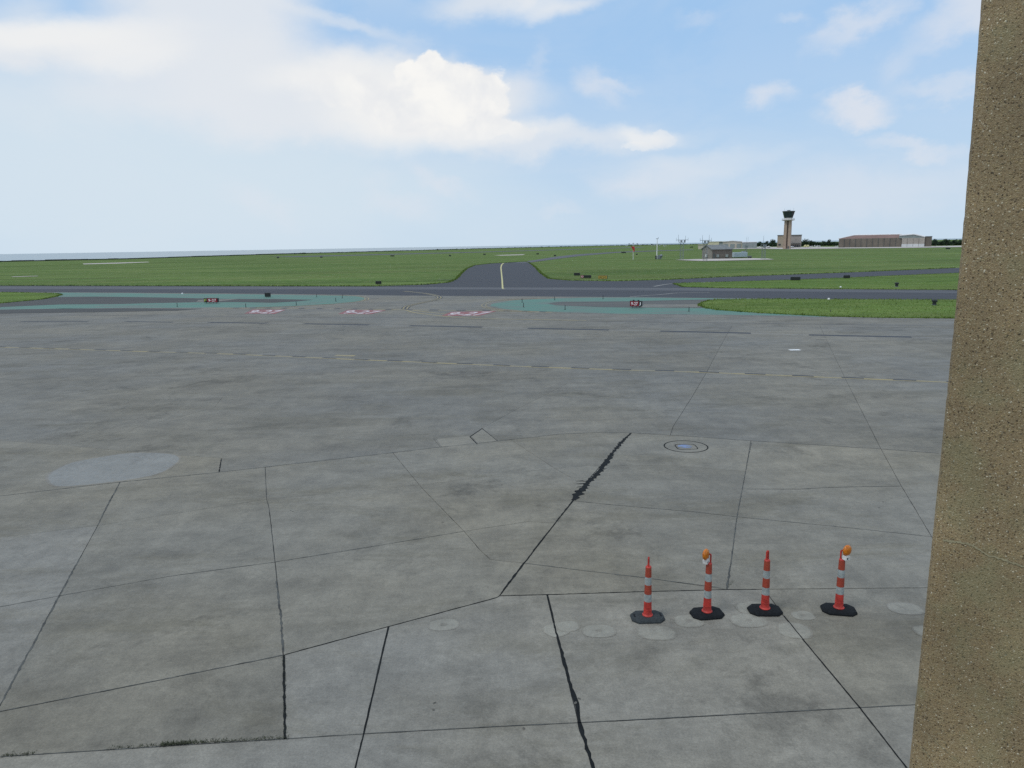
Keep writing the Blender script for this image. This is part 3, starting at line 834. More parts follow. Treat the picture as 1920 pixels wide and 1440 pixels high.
# small debris marks
for x, y in [(545, 957), (549, 959), (813, 1331), (815, 1318), (982, 1366), (1079, 1318), (1086, 1310), (1656, 941), (1648, 952), (1049, 968), (1184, 915), (830, 979), (841, 755), (941, 909)]:
    mark('grit_speck', P(x, y), .03, .018, M['mark_dark'], rnd.random() * 3, None, 2, .0031)

# round cover with blue paint
mc = P(1286, 837)
bm = bmesh.new()
def ring(bm, c, r0, r1, z, n=48, sy=1.0, power=2.0, rot=0):
    A, B = [], []
    for i in range(n):
        a = 2 * math.pi * i / n; k = 1 / (abs(math.cos(a)) ** power + abs(math.sin(a)) ** power) ** (1 / power)
        x, y = k * math.cos(a), k * math.sin(a) * sy
        x, y = x * math.cos(rot) - y * math.sin(rot), x * math.sin(rot) + y * math.cos(rot)
        A.append(bm.verts.new((c.x + x * r0, c.y + y * r0, z))); B.append(bm.verts.new((c.x + x * r1, c.y + y * r1, z)))
    for i in range(n): bm.faces.new((A[i], B[i], B[(i + 1) % n], A[(i + 1) % n]))
pitc = thing('utility_cover', 'round utility cover with faded blue paint set in the apron', 'utility cover', (mc.x, mc.y, 0)); pitc.scale = (1.12, 1.12, 1)
Z0 = Vector((0, 0, 0))
bm = bmesh.new(); ring(bm, Z0, .58, .615, .004, 48, 1.0); link('rim', bm, M['tar'], pitc)
bm = bmesh.new(); ring(bm, Vector((0, -.04, 0)), .27, .295, .004, 32, .9, 6); link('square_frame', bm, M['tar'], pitc)
bm = bmesh.new(); bm.faces.new([bm.verts.new((.2 * math.cos(a) - .03, .16 * math.sin(a) + .0, .0045)) for a in np.linspace(0, 6.28, 20, False)]); link('paint_patch', bm, M['blue_mark'], pitc)

# ------------------------------------------------------------------ airfield markings on the apron
def dashes(name, path, ts, width, z, mat):
    for (a, b) in ts: ribbon(name, [P(*a), P(*b)], width, z, mat, apron)
# thick black bars
for a, b in [((235, 603), (325, 604)), ((392, 604.6), (500, 606)), ((570, 607), (692, 609.2)), ((768, 610.6), (904, 613.4)), ((990, 615.5), (1142, 618.6)), ((1238, 620.8), (1408, 624.8)), ((1517, 628), (1709, 632)), ((40, 603), (165, 602.6))]:
    ribbon('black_bar', [P(*a), P(*b)], .62 if a[0] > 350 else .5, .003, M['black_bar'], apron)
for a, b in [((325, 604.2), (392, 604.8)), ((500, 606.2), (570, 607.2)), ((692, 609.4), (768, 610.8)), ((904, 613.6), (990, 615.7)), ((1142, 618.8), (1238, 621)), ((1408, 625), (1517, 628.2)), ((1709, 632.2), (2100, 643))]:
    ribbon('tan_line', [P(*a), P(*b)], .16, .0025, M['pale_line'], apron)
yl = [(-300, 645), (0, 651), (230, 658), (430, 664), (640, 673), (830, 681), (1000, 688), (1180, 694), (1300, 697.5), (1500, 705.5), (1700, 713.5), (1775, 716.5), (2150, 733)]
ylg = smooth_px(yl, 6)
ribbon('yellow_line', ylg, .26, .0025, M['yellow_worn'], apron)
# black dashes riding on the line
cum = [0]
for a, b in zip(ylg, ylg[1:]): cum.append(cum[-1] + (b - a).length)
def at(s_):
    for i in range(len(cum) - 1):
        if cum[i + 1] >= s_: return ylg[i].lerp(ylg[i + 1], (s_ - cum[i]) / (cum[i + 1] - cum[i]))
    return ylg[-1]
s_ = 1.0
while s_ < cum[-1] - 1:
    a, b = at(s_), at(s_ + .95); nrm = Vector((-(b - a).y, (b - a).x)).normalized() * .13
    ribbon('black_dash', [(*(a + nrm), 0), (*(b + nrm), 0)], .24, .004, M['black_bar'], apron); s_ += 2.15
ribbon('faint_line', smooth_px([(-300, 590), (0, 590), (400, 593), (700, 595.5), (880, 596.5), (1030, 601), (1360, 605.5), (1800, 611.5), (2200, 618)], 4), .16, .003, M['asphalt2'], apron)
ribbon('holding_line', smooth_px([(300, 577), (440, 577.8), (540, 578.2), (650, 579.4), (760, 581), (920, 582.8), (1035, 585.5)], 4), .32, .003, M['yellow_worn'], apron)
hl = smooth_px([(440, 577.4), (540, 577.8), (650, 579), (760, 580.6), (920, 582.4), (1035, 585)], 10)
for i in range(0, len(hl) - 2, 3):
    ribbon('black_dash', [(*hl[i], 0), (*hl[i + 1], 0)], .7, .0045, M['black_bar'], apron)
ribbon('yellow_line', smooth_px([(760, 581), (777, 586), (815, 591), (865, 595.5), (930, 598), (1100, 601)], 5), .3, .004, M['yellow_worn'], apron)
ribbon('yellow_line', smooth_px([(762, 580), (800, 585), (850, 590), (900, 593)], 5), .25, .004, M['yellow_worn'], apron)
lead = [(757, 546), (795, 550), (817, 554), (824, 558), (815, 562.5), (790, 568), (765, 574), (759, 579.5)]
lg = smooth_px(lead, 6)
for off, mt, wd in ((0, 'black_mark', .8), (-.2, 'yellow_worn', .16), (.2, 'yellow_worn', .16)):
    q = []
    for i, p in enumerate(lg):
        d = (lg[min(i + 1, len(lg) - 1)] - lg[max(0, i - 1)]).normalized(); q.append((*(p + Vector((-d.y, d.x)) * off), 0))
    ribbon('lead_line', q, wd, .0125 if mt == 'black_mark' else .0150, M[mt], apron)
for curve in ([(600, 553.5), (660, 554.8), (682, 557), (688, 560.5), (680, 564), (640, 569), (560, 574), (480, 576.8)],
              [(1042, 558), (967, 561.5), (930, 564), (912, 568.5), (907, 573.3), (916, 577.5), (945, 582), (1000, 585)]):
    cg = smooth_px(curve, 6)
    for off in (-.22, .22):
        q = []
        for i, p in enumerate(cg):
            d = (cg[min(i + 1, len(cg) - 1)] - cg[max(0, i - 1)]).normalized(); q.append((*(p + Vector((-d.y, d.x)) * off), 0))
        ribbon('yellow_line', q, .12, .0105, M['yellow_worn'], apron)
ribbon('yellow_patch', [P(628, 666.5), P(665, 667)], .5, .003, M['yellow_worn'], apron)
# red surface-painted holding signs
for bl, br, tr, tl in [((458, 588), (515, 588.6), (537, 580.6), (474, 580.4)), ((634, 588.6), (696, 589), (724, 582), (652, 580.8)), ((828, 592), (900, 592.2), (932, 583), (846, 584.8))]:
    sheet('red_panel', [bl, br, tr, tl], .0065, M['red_mark'], apron)
    def mixp(a, b, u): return (a[0] + (b[0] - a[0]) * u, a[1] + (b[1] - a[1]) * u)
    L0, R0 = mixp(bl, br, .06), mixp(bl, br, .96); L1, R1 = mixp(tl, tr, .06), mixp(tl, tr, .96)
    q = [mixp(L0, L1, .10), mixp(R0, R1, .10), mixp(R0, R1, .88), mixp(L0, L1, .88)]
    text_quad('painted_lettering', '9-27', [P(*v, .009) for v in q], M['white_mark'], apron)

# ------------------------------------------------------------------ taxiways
tw = thing('taxiway', 'dark asphalt taxiways crossing the grass', None); tw['kind'] = 'structure'
ZA = .004
top_main = [(-900, 520), (0, 535.6), (300, 536.2), (480, 536.6), (700, 537), (800, 533.8), (840, 530), (855, 523.7), (865, 512.5), (875, 503.7), (890, 497.5), (920, 494.2), (985, 490.6), (992, 492.3),
            (1003, 500), (1016, 513.7), (1030, 523), (1067, 526), (1155, 527.3), (1255, 524.4), (1360, 519.4), (1476, 515.2), (1632, 509.4), (1793, 502.4), (2300, 480)]
bot_main = [(2300, 566.5), (1790, 561.8), (1560, 560.8), (1360, 558.8), (1180, 557), (980, 555.6), (880, 555), (740, 554), (480, 550.7), (240, 548.8), (0, 547.3), (-900, 540)]
sheet('asphalt', top_main + bot_main, ZA, M['asphalt'], tw)
sheet('asphalt', [(960, 493.3), (1000, 488), (1040, 481.5), (1080, 477), (1155, 472.2), (1230, 469.6), (1300, 467.6), (1300, 468.6), (1230, 471), (1155, 474), (1087, 480), (1040, 486), (990, 492.8)], ZA + .004, M['asphalt2'], tw)
sheet('asphalt_shoulder', [(-900, 523), (0, 537), (480, 538), (900, 539.4), (1360, 541.2), (1790, 546), (2300, 553), (2300, 557), (1790, 549.6), (1360, 545.5), (900, 542.8), (480, 542.6), (0, 542), (-900, 529)], ZA + .004, M['asphalt2'], tw)
ribbon('edge_line', [P(*q) for q in [(440, 538.2), (700, 538.6), (900, 539.6), (1100, 540), (1360, 541.2), (1790, 544.6)]], .30, ZA + .008, M['pale_line'], tw)
ribbon('edge_line', [P(*q) for q in [(820, 524.6), (870, 524.2), (940, 524)]], .5, ZA + .008, M['asphalt2'], tw)
ribbon('edge_line', smooth_px([(900, 549), (1050, 547.6), (1250, 547), (1500, 548.6), (1790, 551.6)], 3), .35, ZA + .009, M['asphalt2'], tw)
ribbon('centre_line', [P(*q) for q in [(946.5, 542), (942.5, 541.3), (941.5, 525), (940, 510), (939.2, 502), (940.5, 496.5), (944, 493.5)]], [.26, .26, .27, .30, .36, .45, .5], ZA + .012, M['yellow_line'], tw)
ribbon('centre_line', smooth_px([(1226, 537.2), (1255, 532.6), (1300, 530.4), (1342, 528.4)], 4), .45, ZA + .012, M['pale_line'], tw)
ribbon('centre_line', smooth_px([(1180, 556.6), (1237, 552.6), (1270, 549.6), (1330, 548.6)], 4), .35, ZA + .012, M['pale_line'], tw)
# far runway seen edge-on, pale pads
sheet('runway_strip', [(925, 478.6), (960, 477.4), (985, 476.8), (980, 478.2), (940, 479.2)], .01, M['ramp'], tw)
sheet('pale_pad', [(155, 494.2), (215, 492.6), (278, 490.9), (280, 491.6), (225, 493.9), (157, 495.6)], .01, M['ramp'], tw)
sheet('pale_pad', [(20, 518.6), (70, 517.2), (72, 517.8), (25, 519.3)], .01, M['ramp'], tw)
sheet('runway_strip', [(500, 481.5), (900, 472), (1200, 463.4), (1210, 464), (900, 473.2), (560, 482)], .008, M['asphalt2'], tw)
sheet('runway_strip', [(-300, 508), (155, 494.5), (480, 487), (480, 488), (155, 496), (-300, 510)], .006, M['field'], tw)

# ------------------------------------------------------------------ painted islands
isl = thing('painted_island', 'green painted islands beside the taxiway', None); isl['kind'] = 'structure'
sheet('green_paint', [(60, 549.5), (122, 548.6), (300, 550.4), (480, 552), (590, 553.4), (665, 555), (680, 557), (685, 560), (678, 563.4), (655, 567.2), (615, 570.2), (550, 573.8), (480, 576.2), (375, 577.5), (225, 577.8), (100, 579), (-100, 584), (-100, 578), (0, 577)], .0045, M['teal'], isl, None, 0)
sheet('dark_centre', [(96, 557), (180, 556.2), (300, 557.8), (380, 559.6), (440, 560.5), (520, 560.8), (587, 562.2), (560, 565), (515, 567.8), (440, 566.6), (380, 566.4), (300, 568), (225, 570), (112, 571), (0, 576), (-100, 580), (-100, 571), (0, 570)], .009, M['island_dark'], isl)
sheet('pale_strip', [(372, 562.5), (420, 560.6), (450, 560.4), (430, 563), (400, 565.8), (368, 566)], .0125, M['conc_far'], isl)
sheet('dark_centre', [(0, 581), (120, 578.6), (240, 578.4), (380, 579), (330, 582.5), (200, 585), (60, 587), (-200, 592), (-200, 585)], .0125, M['island_dark'], isl)
sheet('green_paint', [(919, 573.7), (922, 570), (940, 566), (967, 562.8), (1042, 559.4), (1105, 557.9), (1180, 557.8), (1360, 559.5), (1450, 560.6), (1450, 575), (1560, 594.4), (1480, 592.6), (1360, 590), (1155, 588), (1055, 585.4), (980, 582.4), (942, 578.6)], .0045, M['teal'], isl)
sheet('dark_centre', [(1027, 569.5), (1040, 567), (1055, 566), (1180, 565), (1250, 563.2), (1340, 561.2), (1330, 577.4), (1250, 577.4), (1130, 576), (1042, 572.6)], .009, M['islegrey'], isl)
sheet('pale_strip', [(1208, 570.5), (1260, 571), (1320, 570), (1318, 576), (1250, 577), (1200, 576.6)], .0125, M['conc_far'], isl)
ribbon('pale_edge_line', [P(*q) for q in [(1055, 586.2), (1155, 588.8), (1360, 590.8), (1480, 593.4), (1560, 595.4), (1790, 599.5)]], .25, .0125, M['pale_line'], isl)
ribbon('pale_edge_line', [P(*q) for q in [(-100, 585), (0, 580.4), (100, 579), (225, 577.9), (480, 576.6)]], .25, .0125, M['pale_line'], isl)

# grass islands: turf with a raised edge
gl = [(-900, 541.5), (0, 548.4), (60, 549.4), (107, 550.6), (116, 553), (100, 557.4), (75, 562), (0, 569), (-900, 640)]
gr = [(1311, 572.6), (1318, 567.5), (1330, 563.6), (1345, 562.2), (1424, 561), (1560, 561.8), (1787, 562.8), (2300, 568), (2300, 609), (1785, 597), (1640, 595.8), (1554, 593.6), (1424, 587), (1346, 581.4), (1322, 577.4)]
gm = [(1262, 532), (1290, 530.6), (1320, 530), (1400, 527.8), (1476, 525.4), (1580, 521.4), (1793, 512.4), (2300, 492), (2300, 549), (1790, 543.6), (1560, 542), (1360, 540.5), (1280, 538)]
turf = thing('grass_island', 'bright mown grass islands between the taxiways', None); turf['kind'] = 'structure'
for q in (gl, gr, gm): sheet('turf', q, .05, M['grass'], turf, .05)
def inside(p, poly):
    c = False; j = len(poly) - 1
    for i in range(len(poly)):
        if (poly[i].y > p[1]) != (poly[j].y > p[1]) and p[0] < (poly[j].x - poly[i].x) * (p[1] - poly[i].y) / (poly[j].y - poly[i].y) + poly[i].x: c = not c
        j = i
    return c
vs, fs = [], []
def tuft(x, y, z, h):
    a = rnd.random() * 6.283; wd = h * rnd.uniform(.35, .7); dx, dy = math.cos(a) * wd, math.sin(a) * wd
    lx, ly = rnd.gauss(0, h * .4), rnd.gauss(0, h * .4); k = len(vs)
    vs.extend([(x - dx, y - dy, z - .02), (x + dx, y + dy, z - .02), (x + lx, y + ly, z + h)]); fs.append((k, k + 1, k + 2))
for q, cnt, clip in ((gl, 9000, (-110, -35)), (gr, 22000, (14, 75)), (gm, 9000, (20, 95))):
    poly = [P(*v).xy for v in q]
    y0 = min(p.y for p in poly); y1 = max(p.y for p in poly); k = 0
    while k < cnt:
        x, y = rnd.uniform(*clip), rnd.uniform(y0, min(y1, 170)); k += 1
        if inside((x, y), poly): tuft(x, y, .05, rnd.uniform(.04, .09))
    for a, b in zip(poly, poly[1:] + poly[:1]):
        if max(abs(a.x), abs(b.x)) > 260: continue
        L = (b - a).length
        for _ in range(int(min(L, 140) * 22)):
            p = a.lerp(b, rnd.random()); tuft(p.x + rnd.gauss(0, .12), p.y + rnd.gauss(0, .12), .02, rnd.uniform(.07, .17))
tm = [P(*q).xy for q in top_main[1:-1]]
for a, b in zip(tm, tm[1:]):
    L = (b - a).length
    for _ in range(int(min(L, 160) * 18)):
        p = a.lerp(b, rnd.random()); tuft(p.x + rnd.gauss(0, .15), p.y + abs(rnd.gauss(0, .5)) + .1, 0, rnd.uniform(.08, .25))
me = bpy.data.meshes.new('grass_tufts'); me.from_pydata(vs, [], fs)
tf = link('grass_tufts', me, M['blade']); tag(tf, 'short grass tufts on the islands and along the taxiway edges', 'grass', kind='stuff')

# ------------------------------------------------------------------ terminal column at the right
def on_ray(px, py, dist):
    d = ray(px, py); k = dist / math.hypot(d.x, d.y); return Vector((d.x * k, d.y * k, H + d.z * k))
c0 = on_ray(1777, 720, 2.35)
colm = thing('terminal_column', 'brown exposed aggregate concrete column of the terminal at right', 'column', (c0.x, c0.y, 0))
fd = Vector((.83, -.56)).normalized(); bk = Vector((.56, .83)).normalized()
cp = [Vector((0, 0)) + bk * .55, Vector((0, 0)) + bk * .02, fd * .006 + bk * .006, fd * .026 + bk * .0, fd * .032 - bk * .006, fd * .95 - bk * .006, fd * .97 + bk * .02, fd * .97 + bk * .55]
bm = bmesh.new()
zs = [-.1, 2.0] + list(np.arange(3.0, 9.2, .02)) + [11.5]
rows = []
for zi, z in enumerate(zs):
    row = []
    for k, q in enumerate(cp):
        j = .0013 if 1 <= k <= 4 and 3 <= z <= 9.2 else 0
        nn = noise.noise((z * 60, k * 3.1, 0)) * j + noise.noise((z * 9, k * 2.1, 4)) * j * .4
        bow = -.024 * max(0, min(z, 7.4) - 6.0) ** 2 / 1.06 - max(0, z - 7.4) * .06
        row.append(bm.verts.new((q.x + nn + bow, q.y - nn + bow * .3, z)))
    rows.append(row)
for A, B in zip(rows, rows[1:]):
    for i in range(len(cp)): bm.faces.new((A[i], A[(i + 1) % len(cp)], B[(i + 1) % len(cp)], B[i]))
bm.faces.new(rows[-1]); bm.faces.new(rows[0][::-1])
bmesh.ops.recalc_face_normals(bm, faces=bm.faces)
link('shaft', bm, M['aggregate'], colm)
def on_face(px, py):
    """point of the column's front face seen at a photo pixel, in column space"""
    d = ray(px, py); o3 = Vector((0, 0, H)); pl = Vector((c0.x, c0.y, 0)) + Vector((*(-bk * .006), 0)); nn = Vector((*bk, 0))
    t_ = (pl - o3).dot(nn) / d.dot(nn); q = o3 + d * t_ - Vector((c0.x, c0.y, 0)) - nn * .0018
    return q
def seam(pts, w_, name='mortar_seam'):
    bm = bmesh.new(); prev = None
    q = []
    for a, b in zip(pts, pts[1:]):
        for k in range(10): q.append((a[0] + (b[0] - a[0]) * k / 10, a[1] + (b[1] - a[1]) * k / 10))
    for i, (x, y) in enumerate(q):
        y += rnd.uniform(-1.2, 1.2); p = on_face(x, y); ww = w_ * rnd.uniform(.5, 1.3)
        a = bm.verts.new(p + Vector((0, 0, ww))); b = bm.verts.new(p - Vector((0, 0, ww)))
        if prev: bm.faces.new((prev[0], prev[1], b, a))
        prev = (a, b)
    link(name, bm, M['agg_mortar'], colm)
seam([(1768, 1012), (1800, 1016), (1825, 1022), (1850, 1040), (1880, 1048), (1915, 1060), (1960, 1075)], .0030)
seam([(1725, 1398), (1738, 1412), (1752, 1434), (1765, 1450)], .0016)
seam([(1738, 1375), (1765, 1400), (1800, 1430)], .0010)

# ------------------------------------------------------------------ channelizer posts
def make_post(x, y, rz, label, base_mat, lamp=None, lean=0):
    p = P(x, y, .03); p.z = 0
    t = thing('delineator_post', label, 'traffic post', p, rz, 'orange and white traffic posts on the apron'); t.scale = (1, 1, 1.045); t.rotation_euler = (rnd.uniform(-.006, .006), rnd.uniform(-.008, .008), rz)
    bm = bmesh.new()
    A = []
    def octo(hx, hy, z, cx=.13, cy=.11):
        return [bm.verts.new(v + (z,)) for v in [(hx, hy - cy), (hx - cx, hy), (-hx + cx, hy), (-hx, hy - cy), (-hx, -hy + cy), (-hx + cx, -hy), (hx - cx, -hy), (hx, -hy + cy)]]
    r0 = octo(.282, .19, 0, .10, .10); r1 = octo(.282, .19, .026, .10, .10); r2 = octo(.262, .17, .050, .09, .09); r3 = octo(.15, .11, .062, .06, .05)
    for A_, B_ in ((r0, r1), (r1, r2), (r2, r3)):
        for i in range(8): bm.faces.new((A_[i], A_[(i + 1) % 8], B_[(i + 1) % 8], B_[i]))
    bm.faces.new(r0[::-1]); bm.faces.new(r3)
    b = link('base', bm, base_mat, t)
    for sx in (-1, 1):   # hand holds
        bm = bmesh.new(); bm_box(bm, (sx * .222, 0, .0505), (.030, .11, .012)); bmesh.ops.bevel(bm, geom=bm.edges[:], offset=.003, segments=1, affect='EDGES')
        link('hand_hold', bm, M['black_rubber'], b)
    prof = [(.090, .055), (.090, .072), (.078, .080), (.070, .095), (.068, .16), (.0705, .162), (.0705, .170), (.067, .172), (.0645, .31)]
    bm = bmesh.new(); bm_lathe(bm, prof, 24); smooth(link('lower_tube', bm, M['orange_plastic'], t), 30)
    def band(z0, z1, mat, nm, e=0.0):
        f = lambda z: .0645 - (z - .31) / .60 * .0165
        bm = bmesh.new(); bm_lathe(bm, [(f(z0) + e, z0), (f(z1) + e, z1)], 24); smooth(link(nm, bm, mat, t), 30)
    band(.31, .44, M['white_band'], 'white_band'); band(.4405, .60, M['orange_band'], 'orange_band', .0015)
    band(.6005, .735, M['white_band'], 'white_band'); band(.7355, .90, M['orange_band'], 'orange_band', .0015)
    bm = bmesh.new(); bm_lathe(bm, [(.050, .90), (.044, .915), (.030, .925)], 20)
    # flat loop handle
    ht = 1.07; seg = 12
    pts = [(-.026, .92)] + [(-.026, .95)] + [(-.026 * math.cos(math.pi * i / seg), ht - .032 + .026 * math.sin(math.pi * i / seg)) for i in range(seg + 1)] + [(.026, .95), (.026, .92)]
    for a, b2 in zip(pts, pts[1:]): bm_tube(bm, (a[0], 0, a[1]), (b2[0], 0, b2[1]), .0145, 8)
    bmesh.ops.rotate(bm, cent=(0, 0, 0), matrix=Matrix.Rotation(lean, 3, 'Z'), verts=bm.verts)
    smooth(link('handle', bm, M['orange_plastic'], t), 50)
    if lamp:
        side, yaw, tilt, off = lamp
        bm = bmesh.new()
        bm_lathe(bm, [(.0, -.045), (.055, -.040), (.086, -.020), (.096, 0), (.086, .020), (.055, .040), (.0, .045)], 24, False)
        Mx = Matrix.Translation((side * off, -.02, 1.075)) @ Matrix.Rotation(yaw, 4, 'Z') @ Matrix.Rotation(tilt, 4, 'Y') @ Matrix.Rotation(math.pi / 2, 4, 'X')
        bmesh.ops.remove_doubles(bm, verts=bm.verts, dist=.0005)
        bmesh.ops.transform(bm, matrix=Mx, verts=bm.verts)
        L = smooth(link('amber_lamp', bm, M['amber'], t), 60)
        bm = bmesh.new(); bm_box(bm, (0, 0, -.125), (.105, .085, .075)); bmesh.ops.bevel(bm, geom=bm.edges[:], offset=.008, segments=2, affect='EDGES')
        bm_box(bm, (0, 0, -.085), (.05, .05, .02))
        Mx2 = Matrix.Translation((side * off, -.02, 1.075)) @ Matrix.Rotation(yaw, 4, 'Z') @ Matrix.Rotation(tilt, 4, 'Y')
        bmesh.ops.transform(bm, matrix=Mx2, verts=bm.verts)
        cs_ = link('lamp_case', bm, M['lamp_case'], t)
        bm = bmesh.new(); bm_tube(bm, (-.02, -.042, -.125), (-.02, -.046, -.125), .016, 12)
        bmesh.ops.transform(bm, matrix=Mx2, verts=bm.verts); link('lamp_switch', bm, M['glass'], cs_)
    return t
make_post(1214, 1156, 0.03, 'traffic post with dusty grey base and no lamp, leftmost of the four', M['grey_rubber'], None, 1.25)
make_post(1325.5, 1149, .14, 'traffic post with its amber lamp hanging over to the left', M['black_rubber'], (-1, .75, -.18, .075))
make_post(1434, 1143, -.02, 'traffic post with black base and no lamp, between the two with lamps', M['black_rubber'], None, .7)
make_post(1572.5, 1142, -.20, 'traffic post with its amber lamp sticking out to the right', M['black_rubber'], (1, .65, .10, .065))

# ------------------------------------------------------------------ airfield signs
def sign(xl, xr, yt, yb, ygr, secs, label, rz=None, depth=.3, legs=2, lights=False, cat='airfield sign', name='airfield_sign', yr=None):
    a = P(xl, ygr); b = P(xr, ygr + (0 if yr is None else yr))
    mid = (a + b) / 2; wv = (b - a); W = wv.length; ang = math.atan2(wv.y, wv.x)
    z1 = ZT(mid, (xl + xr) / 2, yt); z0 = max(.03, ZT(mid, (xl + xr) / 2, yb))
    t = thing(name, label, cat, (mid.x, mid.y, 0), ang)
    body = box('housing', (0, depth / 2, (z0 + z1) / 2), (W, depth, z1 - z0), M['dark'], t, 0, .02)
    x = -W / 2 + .03; Wi = W - .06
    for fr, mat, txt, tmat in secs:
        w2 = Wi * fr
        pn = box('panel', (x + w2 / 2, -.006, (z0 + z1) / 2), (w2 - .02, .02, z1 - z0 - .08), M[mat], t)
        if txt:
            zc0, zc1 = z0 + (z1 - z0) * .2, z1 - (z1 - z0) * .2
            m_ = min(.12 * w2, .15)
            text_quad('lettering', txt, [(x + m_, -.018, zc0), (x + w2 - m_, -.018, zc0), (x + w2 - m_, -.018, zc1), (x + m_, -.018, zc1)], M[tmat], pn)
        x += w2
    for i in range(legs):
        lx = -W / 2 + W * (i + .5) / legs
        bm = bmesh.new(); bm_tube(bm, (lx, depth / 2, -.06), (lx, depth / 2, z0 + .02), .035, 8); link('leg', bm, M['steel'], t)
    if lights:
        for lx in (-W * .22, W * .2):
            bm = bmesh.new(); bm_tube(bm, (lx, depth / 2, z1), (lx, depth / 2, z1 + .09), .09, 8); link('lamp_hood', bm, M['dark'], t)
    return t
sign(382.5, 408.4, 559, 567, 569, [(.25, 'black_sign', 'F', 'sign_yellow'), (.75, 'red_sign', '9-27', 'sign_white')], 'red and black runway sign reading F 9-27 on the left green island', legs=4)
sign(1180.8, 1202.4, 564.2, 574.6, 577.2, [(.80, 'red_sign', '9-27', 'sign_white'), (.20, 'black_sign', 'J', 'sign_white')], 'red runway sign reading 9-27 J on the right green island', legs=3, lights=True, yr=.6, depth=.35)
sign(496.4, 505.8, 549, 556.6, 557.6, [(1, 'black_sign', None, None)], 'small square black sign standing on the left green island', legs=2)
sign(704, 714, 527, 532.6, 533.2, [(.25, 'dark', None, None), (.75, 'black_sign', None, None)], 'black sign in the grass left of the taxiway flare', legs=2)
sign(1076, 1087, 511.6, 516.6, 517, [(1, 'black_sign', None, None)], 'small black sign right of the taxiway, behind the longer black one', legs=2)
sign(1088.4, 1108, 516, 521.2, 521.6, [(.3, 'red_sign', 'O', 'sign_white'), (.7, 'black_sign', None, None)], 'long black sign with red end, left of the yellow sign', legs=3)
sign(1121.5, 1138.5, 516.4, 522.8, 523.6, [(1, 'yellow_sign', 'ACLC', 'sign_black')], 'yellow airfield sign with black lettering by the taxiway', legs=3)
sign(1482, 1500.6, 519.2, 525.6, 526.2, [(.25, 'black_sign', None, None), (.75, 'black_sign', None, None)], 'long black sign beside the angled taxiway, nearer the tower', legs=3)
sign(1581.6, 1593.6, 516, 521.8, 522.2, [(1, 'black_sign', None, None)], 'short black sign right of the long one by the angled taxiway', legs=2)
for (xl, xr, yt, yb, lab) in [(1165, 1173, 472.2, 474.6, 'tiny dark sign left of the red windsock on the grass'), (732, 739, 478.6, 480.8, 'tiny dark far sign beyond the grass, widest left of the taxiway'),
                              (1773, 1781, 464.6, 467, 'low dark sign in front of the hangar right end'), (519, 523, 481.8, 484, 'tiny dark far marker board near the left treeline hump'),
                              (600, 604, 481, 483.2, 'tiny dark far marker board left of the widest one'), (841.5, 845, 478, 480.2, 'tiny dark marker board far behind the grass flare'),
                              (906, 910, 475.8, 478, 'tiny dark marker board left of the pale strip'), (1005.5, 1010, 474.8, 477, 'tiny dark marker board right of the pale strip'),
                              (1038.5, 1042, 478, 480.4, 'tiny dark marker board just above the bending taxiway'), (1192, 1195, 475.6, 477.8, 'tiny dark marker board at right foot of the windsock')]:
    sign(xl, xr, yt, yb, yb + .3, [(1, 'black_sign', None, None)], lab, legs=1, name='marker_board', cat='marker board')

# rounded dark equipment posts in the grass
def equip(xc, yt, yg, label):
    g = P(xc, yg); h = ZT(g, xc, yt)
    t = thing('equipment_post', label, 'equipment box', (g.x, g.y, 0))
    r = h * .42
    bm = bmesh.new(); bm_lathe(bm, [(r * .7, 0), (r * .7, h * .62), (r, h * .66), (r * 1.02, h * .86), (r * .7, h * .98), (r * .2, h)], 14); smooth(link('housing', bm, M['dark'], t), 40)
    bm = bmesh.new(); bm_tube(bm, (0, 0, -.05), (0, 0, .1), r * .9, 12); link('foot', bm, M['steel'], t)
    bm = bmesh.new(); bm_lathe(bm, [(r * .55, h * .70), (r * .55, h * .84)], 12); bmesh.ops.translate(bm, vec=(0, -r * .55, 0), verts=bm.verts); link('lens', bm, M['glass'], t)
equip(1681, 529.4, 538.4, 'rounded dark box in the grass between the taxiways')
equip(1751.5, 561.4, 573.2, 'rounded dark box in the near grass beside the column')
# taxiway edge markers
for x, y, lab in [(332.5, 575.3, 'thin dark edge marker left of the F 9-27 sign'), (461, 576.3, 'thin dark edge marker right of the F 9-27 sign'),
                  (555.7, 572.4, 'thin dark edge marker at the lower rim of the left green island'), (593.7, 557, 'thin dark edge marker at the upper rim of the left green island'),
                  (629.7, 565, 'thin dark edge marker, nearer of two at the left island tip'), (642, 559, 'thin dark edge marker, farther of two at the left island tip'),
                  (979, 567, 'thin dark edge marker, farther of two at the right island tip'), (981.7, 576, 'thin dark edge marker, nearer of two at the right island tip'),
                  (1059.5, 580.5, 'thin dark edge marker below the dark centre of the right island'), (1040, 562.6, 'thin dark edge marker on the upper rim of the right island'),
                  (1130.7, 560.4, 'thin dark edge marker farther along the upper rim, right island'), (1291.7, 584, 'thin dark edge marker right of the 9-27 J sign'),
                  (1557.3, 586, 'short dark marker in the near right grass')]:
    g = P(x, y); t = thing('edge_marker', lab, 'edge marker', (g.x, g.y, 0), 0, 'edge markers round the green islands')
    h = .42 if x < 1500 else .2
    bm = bmesh.new(); bm_tube(bm, (0, 0, -.02), (0, 0, h), .034, 8, .03); link('post', bm, M['dark'], t)
    bm = bmesh.new(); bm_tube(bm, (0, 0, h), (0, 0, h + .03), .055, 8, .02); link('cap', bm, M['glass'], t)
    bm = bmesh.new(); bm_tube(bm, (0, 0, 0), (0, 0, .03), .09, 10); link('foot', bm, M['dark'], t)
